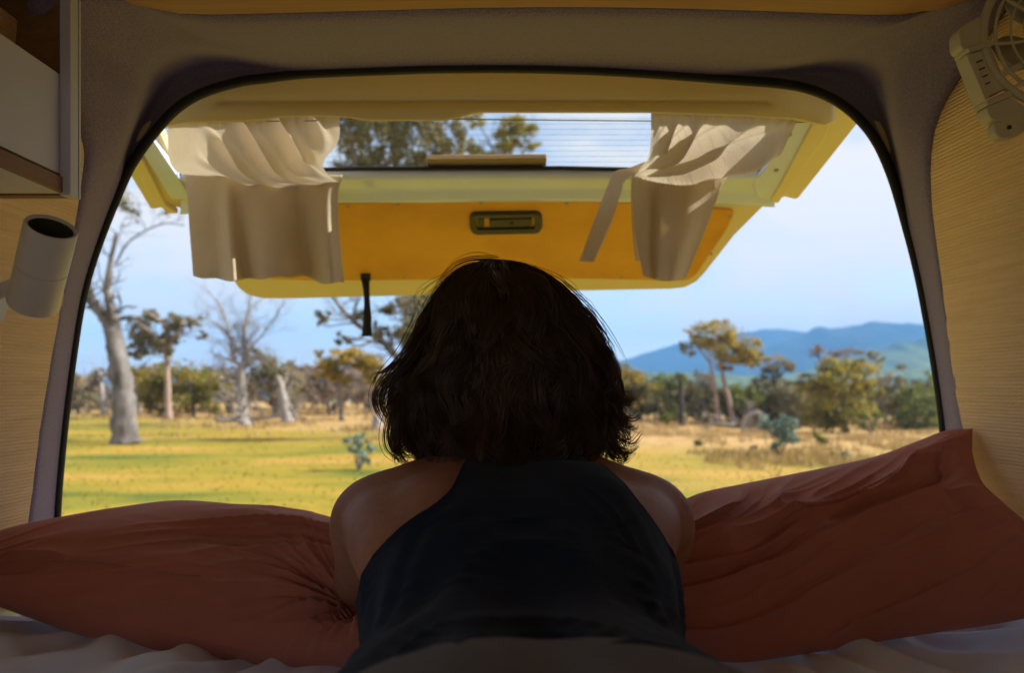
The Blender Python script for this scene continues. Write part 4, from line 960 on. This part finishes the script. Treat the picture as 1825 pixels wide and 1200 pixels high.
c = P(1796, 228, YF) + Vector((0, -.0035, 0)); MB().tube([c, c + Vector((0, .006, 0))], .0026, 12).build('screw', M['dark'], fn)
cx_, cy_ = 1874, 62
def ring(r, y0, rad, name, mat=None, squ=1.0):
    pts = [P(cx_ + r * math.cos(2 * math.pi * k / 64) * squ, cy_ + r * math.sin(2 * math.pi * k / 64) * 1.0, YF) + Vector((0, y0, 0)) for k in range(64)]
    return MB().tube(pts, rad, 8, closed=True).build(name, mat or M['fan'], fn, smooth=True)
ring(124, -.002, .0052, 'guard_rim'); ring(108, -.008, .0022, 'guard_ring'); ring(86, -.014, .0015, 'guard_ring'); ring(66, -.018, .0015, 'guard_ring'); ring(44, -.02, .0015, 'guard_ring')
for k in range(8):
    an = 2 * math.pi * k / 8 + .38
    rows = [P(cx_ + r * math.cos(an + .25 * (r / 120) ** 2), cy_ + r * math.sin(an + .25 * (r / 120) ** 2), YF) + Vector((0, yy, 0)) for r, yy in ((24, -.021), (60, -.019), (90, -.014), (124, -.003))]
    MB().tube([tuple(p) for p in catmull([tuple(p) for p in rows], 4)], .0021, 6).build('guard_spoke', M['fan'], fn, smooth=True)
c = P(cx_, cy_, YF); MB().tube([c + Vector((0, -.024, 0)), c + Vector((0, -.022, 0)), c + Vector((0, .03, 0))], [.012, .016, .018], 24).build('hub', M['fan'], fn, smooth=False)
for k in range(5):
    an = 2 * math.pi * k / 5 + .2; rows = []
    for j in range(8):
        r = 22 + 78 * j / 7; w_ = .30 + .22 * math.sin(math.pi * j / 7)
        rows.append([P(cx_ + r * math.cos(an + w_ * (q - 1)), cy_ + r * math.sin(an + w_ * (q - 1)), YF) + Vector((0, .004 + .007 * (q - 1), 0)) for q in range(3)])
    MB().grid(rows).build('fan_blade', M['fanback'], fn, smooth=True, solid=.0012, soff=0)
fslab([(1776, 131), (1826, 108), (1832, 118), (1780, 141)], -.008, -.002, 'guard_arm', M['fan'], 2)
# ------------------------------------------------------------------ the woman on the bed
who = empty('person', (0.01, .6, BED), 'woman with wavy dark bob in navy halter top propped on her elbows looking out', 'person')
STN = [(.22, -.250, .150, .075, .022), (.32, -.245, .166, .088, .021), (.40, -.243, .165, .096, .022), (.47, -.246, .146, .088, .022), (.55, -.242, .138, .077, .013), (.63, -.233, .119, .070, .010),
       (.72, -.212, .138, .083, .009), (.80, -.188, .155, .088, .005), (.86, -.165, .160, .083, .0), (.905, -.147, .150, .070, -.002), (.945, -.118, .112, .060, -.004), (.972, -.080, .066, .054, -.005), (.985, -.035, .053, .052, -.005), (1.0, .01, .052, .052, -.005)]
stc = np.array(catmull(STN, 6))
def torso_ring(i, off, phis):
    y, zc, hw, ht, xc = stc[i]; a = stc[max(0, i - 1)]; b_ = stc[min(len(stc) - 1, i + 1)]
    t_ = np.array([b_[0] - a[0], b_[1] - a[1]]); t_ /= np.linalg.norm(t_); ny, nz_ = -t_[1], t_[0]
    out = []
    for ph in phis:
        s, c = math.sin(ph), math.cos(ph); e = 2 / 2.3
        gx = math.copysign(abs(s) ** e, s); gn = math.copysign(abs(c) ** e, c)
        blade = .013 * math.exp(-((abs(ph) - .62) / .3) ** 2) * math.exp(-((y - .83) / .06) ** 2)
        groove = -.007 * math.exp(-(ph / .16) ** 2) * (1 if y < .93 else .3) * (.5 if y < .5 else 1)
        cleft = -.010 * math.exp(-(ph / .10) ** 2) * math.exp(-((y - .36) / .06) ** 2)
        x = xc + (hw + off) * gx; d = (ht + off + blade + groove + cleft) * gn
        out.append(Vector((x, y + ny * d, EYE + zc + nz_ * d)))
    return out
full = np.linspace(-math.pi, math.pi, 49)[:-1]
bmz = MB()
bmz.grid([torso_ring(i, 0, full) for i in range(len(stc))], closed_u=True, caps=True)
E = lambda x, y, z: Vector((x, y, EYE + z))
def limb(pts, rad, seg=16): bmz.tube([tuple(p) for p in catmull([tuple(p) for p in pts], 5)], np.array(catmull([(q,) for q in rad], 5))[:, 0], seg)
def ball(c, r, seg=20, ring_=12):
    rows = [[Vector(c) + Vector((r[0] * math.sin(math.pi * i / ring_) * math.cos(2 * math.pi * k / seg), r[1] * math.sin(math.pi * i / ring_) * math.sin(2 * math.pi * k / seg), r[2] * math.cos(math.pi * i / ring_))) for k in range(seg)] for i in range(ring_ + 1)]
    rows = rows[1:-1]; bmz.grid(rows, closed_u=True, caps=True)
for s, ex in ((-1, .203), (1, .182)):
    limb([E(s * .095, .90, -.125), E(s * .138, .905, -.136), E(s * .168, .915, -.153), E(s * .176, .96, -.205), E(s * ex, 1.035, -.276)], [.042, .044, .0435, .039, .033])
    limb([E(s * ex, 1.035, -.276), E(s * .165, 1.09, -.288), E(s * .11, 1.15, -.288), E(s * .085, 1.185, -.286)], [.035, .037, .028, .024])
    limb([E(s * .10, .76, -.175), E(s * .125, .84, -.158), E(s * .148, .905, -.152)], [.045, .052, .046])
    limb([E(s * .05, .972, -.108), E(s * .085, .955, -.114), E(s * .125, .937, -.127), E(s * .167, .918, -.149)], [.040, .038, .037, .039])
    palm = E(s * .062, 1.225, -.288); d = Vector((-s * .45, .89, 0)); sd = Vector((.89, s * .45, 0))
    limb([E(s * .085, 1.185, -.286), palm, palm + d * .035], [.022, .030, .026], 14)
    for k in range(4):
        b0 = palm + d * .030 + sd * (-.027 + .018 * k); ln = (.068, .076, .070, .054)[k if s > 0 else 3 - k]
        limb([b0 - d * .02, b0 + d * ln * .5 + Vector((0, 0, .006)), b0 + d * ln * .8 + Vector((0, 0, -.004)), b0 + d * ln + Vector((0, 0, -.014))], [.0095, .0088, .008, .007], 10)
    th = palm + sd * (-s * .026) - d * .01
    limb([th, th + sd * (-s * .022) + d * .022, th + sd * (-s * .026) + d * .048], [.012, .010, .008], 10)
# head, turned to the view; face away from the camera
hc = E(-.005, 1.035, .052)
ball(hc, (.074, .094, .098)); ball(hc + Vector((0, .030, -.062)), (.054, .062, .062))
limb([E(-.005, .985, -.04), E(-.005, 1.0, .0), E(-.005, 1.02, .04)], [.050, .050, .05])
limb([hc + Vector((0, .088, .004)), hc + Vector((0, .104, -.022)), hc + Vector((0, .108, -.036)), hc + Vector((0, .094, -.044))], [.007, .010, .012, .008], 10)
for s in (-1, 1):
    ball(hc + Vector((s * .076, -.004, -.022)), (.009, .018, .030), 12, 8); ball(hc + Vector((s * .031, .080, -.008)), (.014, .010, .010), 12, 8)
ball(hc + Vector((0, .088, -.066)), (.022, .008, .005), 12, 8); ball(hc + Vector((0, .086, -.075)), (.019, .009, .006), 12, 8)
# legs run back under the camera
for s in (-1, 1):
    limb([E(.02 + s * .078, .36, -.245), E(.02 + s * .085, .18, -.252), E(.02 + s * .085, -.06, -.268), E(.02 + s * .08, -.22, -.272), E(.02 + s * .078, -.44, -.290)], [.086, .080, .058, .054, .036])
    limb([E(.02 + s * .078, -.44, -.29), E(.02 + s * .08, -.50, -.285), E(.02 + s * .075, -.60, -.305)], [.036, .036, .022])
def solidified(mb_, name, mat, parent, vox, it, lam=.5):
    o = mb_.build(name + '_raw', mat, None)
    m = o.modifiers.new('r', 'REMESH'); m.mode = 'VOXEL'; m.voxel_size = vox
    sm_ = o.modifiers.new('s', 'SMOOTH'); sm_.iterations = it; sm_.factor = lam
    dg = bpy.context.evaluated_depsgraph_get(); me = bpy.data.meshes.new_from_object(o.evaluated_get(dg)); me.name = name
    bpy.data.objects.remove(o); n = bpy.data.objects.new(name, me); COL.objects.link(n)
    me.transform(Matrix.Translation(-parent.location)); n.parent = parent
    me.polygons.foreach_set('use_smooth', [True] * len(me.polygons))
    if not me.materials: me.materials.append(mat)
    return n
bd = solidified(bmz, 'body', M['skin'], who, .0048, 8)
vg = bd.vertex_groups.new(name='back')
for v in bd.data.vertices:      # ease the joins of back, shoulders and upper arms; hands and face stay crisp
    y_ = v.co.y + who.location.y; wgt = float(smooth(1.03, .96, y_)) * float(smooth(.30, .40, y_))
    if wgt > 0: vg.add([v.index], wgt, 'REPLACE')
m_ = bd.modifiers.new('ease', 'SMOOTH'); m_.factor = .5; m_.iterations = 60; m_.vertex_group = 'back'
# halter top: a sheet laid just off the back, its edge given by how far round the body it reaches at each station
lim = [(.40, 180), (.69, 180), (.712, 165), (.735, 115), (.75, 78), (.765, 56), (.785, 42), (.805, 35), (.835, 31), (.865, 27), (.90, 26), (.93, 29), (.945, 32), (.955, 38), (.965, 55), (.975, 120), (1.1, 178)]
ly, la = [q[0] for q in lim], [q[1] for q in lim]
yi = np.linspace(.44, .966, 150); rows = []
ixs = np.interp(yi, stc[:, 0], np.arange(len(stc)))
keep_stc = stc.copy()
stc = np.array([[np.interp(i, np.arange(len(keep_stc)), keep_stc[:, c]) for c in range(5)] for i in ixs])
lima = np.interp(yi, ly, la); kern = np.hanning(23); kern /= kern.sum(); lima = np.convolve(np.pad(lima, 11, mode='edge'), kern, 'valid')
for i, y in enumerate(yi):
    tw = smooth(110, 60, lima[i]); a = math.radians(lima[i]); ph = np.linspace(-a * (1 - .47 * tw), a * (1 + .24 * tw), 80); r_ = torso_ring(i, .0055, ph)
    for k, p in enumerate(r_):
        q = ph[k]
        wv_ = .007 * float(ridge(np.array(y * 26 + 6 * abs(q) ** 1.4 + 3), np.array(q * 1.6 + 4))) ** 2 * smooth(.86, .60, y) + .003 * float(fbm(y * 20, q * 3, 2))
        cen = Vector((stc[i][4], y, EYE + stc[i][1])); r_[k] = p + (p - cen).normalized() * wv_
    rows.append(r_)
MB().grid(rows).build('halter_top', M['halter'], who, smooth=True, solid=.003, soff=0)
hem_l, hem_r = [Vector(r_[0]) for r_ in rows[62:]], [Vector(r_[-1]) for r_ in rows[62:]]
for hm in (hem_l, hem_r): MB().tube(hm, .0021, 6).build('edge_binding', M['halter'], who, smooth=True)
stc = keep_stc
# trousers
body_mb = bmz; bmz = MB()
idx = [i for i in range(len(stc)) if stc[i][0] <= .488]
bmz.grid([torso_ring(i, .012, full) for i in idx], closed_u=True, caps=True)
for s in (-1, 1):
    limb([E(.02 + s * .078, .36, -.243), E(.02 + s * .085, .18, -.25), E(.02 + s * .085, -.06, -.264), E(.02 + s * .08, -.22, -.266), E(.02 + s * .078, -.42, -.278)], [.096, .091, .070, .066, .052])
tr_ = solidified(bmz, 'trousers', M['trouser'], who, .006, 6)

# hair: a wavy bob of separate locks over a dark under-layer
HS = np.array([(456.5, 879, 884), (457.2, 868, 896), (461, 845, 925), (468, 826, 952), (482, 803, 978), (505, 782, 1004), (535, 764, 1032), (565, 758, 1044), (595, 750, 1060), (625, 740, 1074), (655, 726, 1084), (685, 704, 1092), (715, 704, 1092), (745, 708, 1094), (775, 712, 1094), (800, 718, 1092), (820, 728, 1084), (850, 760, 1060)], float)
YH = 1.0
def hull(py):
    l_, r_ = np.interp(py, HS[:, 0], HS[:, 1]), np.interp(py, HS[:, 0], HS[:, 2])
    return ((l_ + r_) / 2 - CX) / F * YH, (r_ - l_) / 2 / F * YH
def hpt(py, az, k):             # az 0 = towards the camera, +90 = right
    cx, hw = hull(py); dp = min(hw * .95, .118) + .052 * float(smooth(730, 825, py)) * max(0, math.cos(az)) ** .7 - .012 * float(smooth(690, 840, py)) * max(0, -math.cos(az))
    zz = EYE + (HY - py) / F * YH
    yc = YH + .030
    return np.array([cx + hw * k * math.sin(az), yc - dp * k * math.cos(az), zz])
rh = np.random.default_rng(77)
rows = []
for py in np.r_[457.2, 458, 461, 465, 471, 480, 495, np.linspace(510, 812, 26)]:
    rows.append([Vector(hpt(py, 2 * math.pi * k / 64, .90 + .05 * float(fbm(3 * math.cos(2 * math.pi * k / 64) + 9, 3 * math.sin(2 * math.pi * k / 64) + py * .012, 3)))) for k in range(64)])
front = lambda az: abs((az + math.pi) % (2 * math.pi) - math.pi) > 2.05
for r_ in rows:                 # keep the face clear
    for k in range(64):
        az = 2 * math.pi * k / 64
        if front(az): r_[k].y = min(r_[k].y, hc.y + .060)
MB().grid(rows, closed_u=True, caps=True).build('hair_underlayer', M['hairbase'], who, smooth=True)
VS, FS = [], []; cnt = 0
def strand(pts, r0, r1):
    global cnt
    n = len(pts); pts = np.array(pts); t_ = np.gradient(pts, axis=0); t_ /= np.linalg.norm(t_, axis=1)[:, None] + 1e-9
    s_ = np.cross(t_, np.array([.3, -1, .2])); s_ /= np.linalg.norm(s_, axis=1)[:, None] + 1e-9; u_ = np.cross(s_, t_)
    rad = ((r0 + (r1 - r0) * np.linspace(0, 1, n) ** 1.5) * np.minimum(1, .25 + np.linspace(0, 1, n) * 6))[:, None]
    v = np.stack([pts + s_ * rad, pts - s_ * rad * .5 + u_ * rad * .87, pts - s_ * rad * .5 - u_ * rad * .87], 1)
    VS.append(v.reshape(-1, 3)); i = np.arange(n - 1)[:, None] * 3 + np.arange(3)[None]; j = np.arange(n - 1)[:, None] * 3 + (np.arange(3)[None] + 1) % 3
    FS.append(np.stack([i, j, j + 3, i + 3], -1).reshape(-1, 4) + cnt); cnt += n * 3
for c_ in range(470):
    az0 = rh.uniform(-2.05, 2.05); lay = rh.random()
    y0 = 459 + 150 * rh.random() ** 2; right_ = smooth(.3, 1.1, math.sin(az0)); left_ = smooth(.3, 1.0, -math.sin(az0))
    y1 = rh.uniform(770, 846) if lay > .35 else rh.uniform(690, 800)
    if right_ > .3: y1 = rh.uniform(715, 835)
    drift = rh.normal() * .16; ph1, ph2 = rh.uniform(0, 6.28, 2); amp = rh.uniform(.003, .0115); fq = rh.uniform(1.3, 2.6)
    kk = rh.uniform(.84, 1.01); flick = (rh.uniform(-.010, .036) * right_ + rh.uniform(-.028, .012) * left_ + rh.uniform(-.015, .006) * (1 - right_ - left_)) * (1.0 if y1 > 690 else .4)
    lift = rh.uniform(0, 26) * (flick > .012)
    ns = 15
    for q in range(rh.integers(9, 18)):
        da, dk = rh.normal() * .055, rh.normal() * .012; dy = rh.normal() * 8; pts = []
        fz = rh.normal(size=3) * .0012
        yy1 = y1 + rh.normal() * 9; rk = rh.uniform(.15, 1)
        for j in range(22):
            t_ = j / 21; py = y0 + abs(dy) * .5 + (yy1 - y0) * t_ - lift * smooth(.82, 1, t_) * 1.2
            az = az0 * (.72 + .28 * t_) + drift * t_ + da * (1 - .78 * smooth(.45, 1, t_)) + .13 * math.sin(fq * 6.28 * t_ + ph2) * t_
            k = (kk + dk * (1 - .5 * t_)) * (rk + (1 - rk) * smooth(0, .14, t_))
            p = hpt(max(456.6, py), az, k)
            o_ = np.array([math.sin(az), -math.cos(az) * .9, 0])
            p = p + o_ * (amp * math.sin(fq * 6.28 * t_ + ph1) * smooth(.1, .6, t_) + flick * smooth(.66, 1.0, t_) ** 1.3) + fz * t_
            pts.append(p)
        strand(pts, .00075, .00022)
def lock(poly, n, w0, w1, dep=(.0, .05), r0=.0007):   # a separate curl following a drawn line
    base_ = resample(catmull(poly, 6), 24)
    for q in range(n):
        a_ = rh.normal(); b2_ = rh.normal(); dz_ = rh.uniform(*dep); ph_ = rh.uniform(0, 6.28); cut = rh.integers(19, 25); pts = []
        for j in range(cut):
            t_ = j / 23; w_ = w0 + (w1 - w0) * t_
            tx = base_[min(j + 1, 23)] - base_[max(j - 1, 0)]; nx = np.array([-tx[1], tx[0]]); nx = nx / (np.linalg.norm(nx) + 1e-6)
            pp = base_[j] + nx * (a_ * w_ + 1.5 * math.sin(5 * t_ + ph_) * t_)
            v_ = P(pp[0], pp[1], YH); pts.append(np.array((v_.x, YH + dz_ + b2_ * w_ / F * .8 - .02 * math.sin(math.pi * t_), v_.z)))
        strand(pts, r0, .0002)
LK = [([(770, 560), (735, 630), (700, 670), (680, 700), (680, 728), (694, 752), (708, 764)], 60, 9, 4), ([(775, 580), (728, 650), (690, 685), (676, 708), (679, 735)], 34, 8, 2), ([(760, 620), (712, 690), (694, 720), (700, 745), (718, 757)], 36, 9, 5),
      ([(735, 690), (712, 735), (702, 770), (704, 795), (722, 812), (742, 816)], 60, 10, 5), ([(745, 720), (716, 770), (712, 800), (726, 818)], 40, 8, 3), ([(725, 640), (700, 662), (684, 668), (672, 690)], 12, 4, 2),
      ([(1055, 600), (1085, 660), (1096, 700), (1114, 714), (1134, 692)], 46, 8, 3), ([(1070, 640), (1092, 700), (1112, 718), (1138, 706)], 34, 7, 3), ([(1080, 690), (1100, 735), (1122, 744), (1140, 728)], 22, 6, 2.5),
      ([(1078, 690), (1104, 745), (1126, 764), (1139, 756)], 26, 6, 3), ([(1070, 700), (1096, 770), (1120, 788), (1141, 772)], 34, 7, 3), ([(1066, 720), (1090, 790), (1112, 806), (1136, 794)], 40, 8, 3.5), ([(1060, 730), (1084, 800), (1104, 818), (1126, 804)], 44, 9, 3.5),
      ([(1015, 545), (1062, 610), (1090, 650), (1096, 675), (1082, 695)], 36, 7, 4), ([(990, 760), (1030, 806), (1070, 824), (1092, 818)], 50, 12, 5), ([(985, 505), (1045, 568), (1080, 615), (1102, 650)], 9, 4, 3),
      ([(930, 490), (968, 505), (980, 540), (972, 556), (930, 560)], 8, 3, 2), ([(890, 466), (830, 474), (795, 499), (772, 535)], 13, 5, 2.5)]
for pl_, n_, w0_, w1_ in LK: lock(pl_, n_, w0_, w1_, (-.03, .03) if n_ > 12 else (-.06, -.02))
for q in range(2):              # long stray hairs over the crown
    j_ = rh.normal(size=4) * 5; lock([(892 + j_[0], 460), (848 + j_[1], 457 - abs(j_[2])), (808 + j_[1], 473 + j_[2]), (786 + j_[3], 500)], 1, 1, 1, (-.02, .02), .00024)
for c_ in range(95):            # loose waves lying over the rest
    az0 = rh.uniform(-1.75, 1.75); y0 = rh.uniform(470, 660); y1 = min(836, y0 + rh.uniform(110, 260)); ph1, ph2 = rh.uniform(0, 6.28, 2); amp = rh.uniform(.006, .015); fq = rh.uniform(.7, 1.5); kk = rh.uniform(.99, 1.03); dr = rh.normal() * .22
    curl = rh.choice((-1, 1)) * rh.uniform(.0, .02)
    for q in range(rh.integers(14, 30)):
        da, dk = rh.normal() * .045, rh.normal() * .008; pts = []; sh = rh.normal() * 7
        for j in range(22):
            t_ = j / 21; az = az0 + dr * t_ + da * (1 - .8 * t_) + .16 * math.sin(fq * 6.28 * t_ + ph2) * t_
            p = hpt(y0 + sh + (y1 - y0) * t_ - 10 * abs(curl) * 50 * smooth(.8, 1, t_), az, (kk + dk) * (.93 + .07 * smooth(0, .3, t_)))
            pts.append(p + np.array([math.sin(az), -math.cos(az), 0]) * (amp * math.sin(fq * 6.28 * t_ + ph1) * smooth(0, .4, t_) + curl * smooth(.7, 1, t_)))
        strand(pts, .0007, .0002)
for c_ in range(170):           # stray hairs
    az0 = rh.uniform(-1.9, 1.9); y0 = rh.uniform(457, 560); y1 = y0 + rh.uniform(90, 270); pts = []; out_ = rh.uniform(.0, .022); ph1 = rh.uniform(0, 6.28); fq = rh.uniform(.6, 1.8); dr = rh.normal() * .35
    for j in range(20):
        t_ = j / 19; az = az0 + dr * t_; p = hpt(y0 + (y1 - y0) * t_, az, 1.0)
        pts.append(p + np.array([math.sin(az), -math.cos(az), .25 * (1 - abs(2 * t_ - 1))]) * (out_ * math.sin(math.pi * min(1, t_ * 1.15)) + .004 * math.sin(fq * 6.28 * t_ + ph1) * t_))
    strand(pts, .00028, .00012)
fast_mesh('hair', np.concatenate(VS), np.concatenate(FS), M['hair'], who, smooth=True)
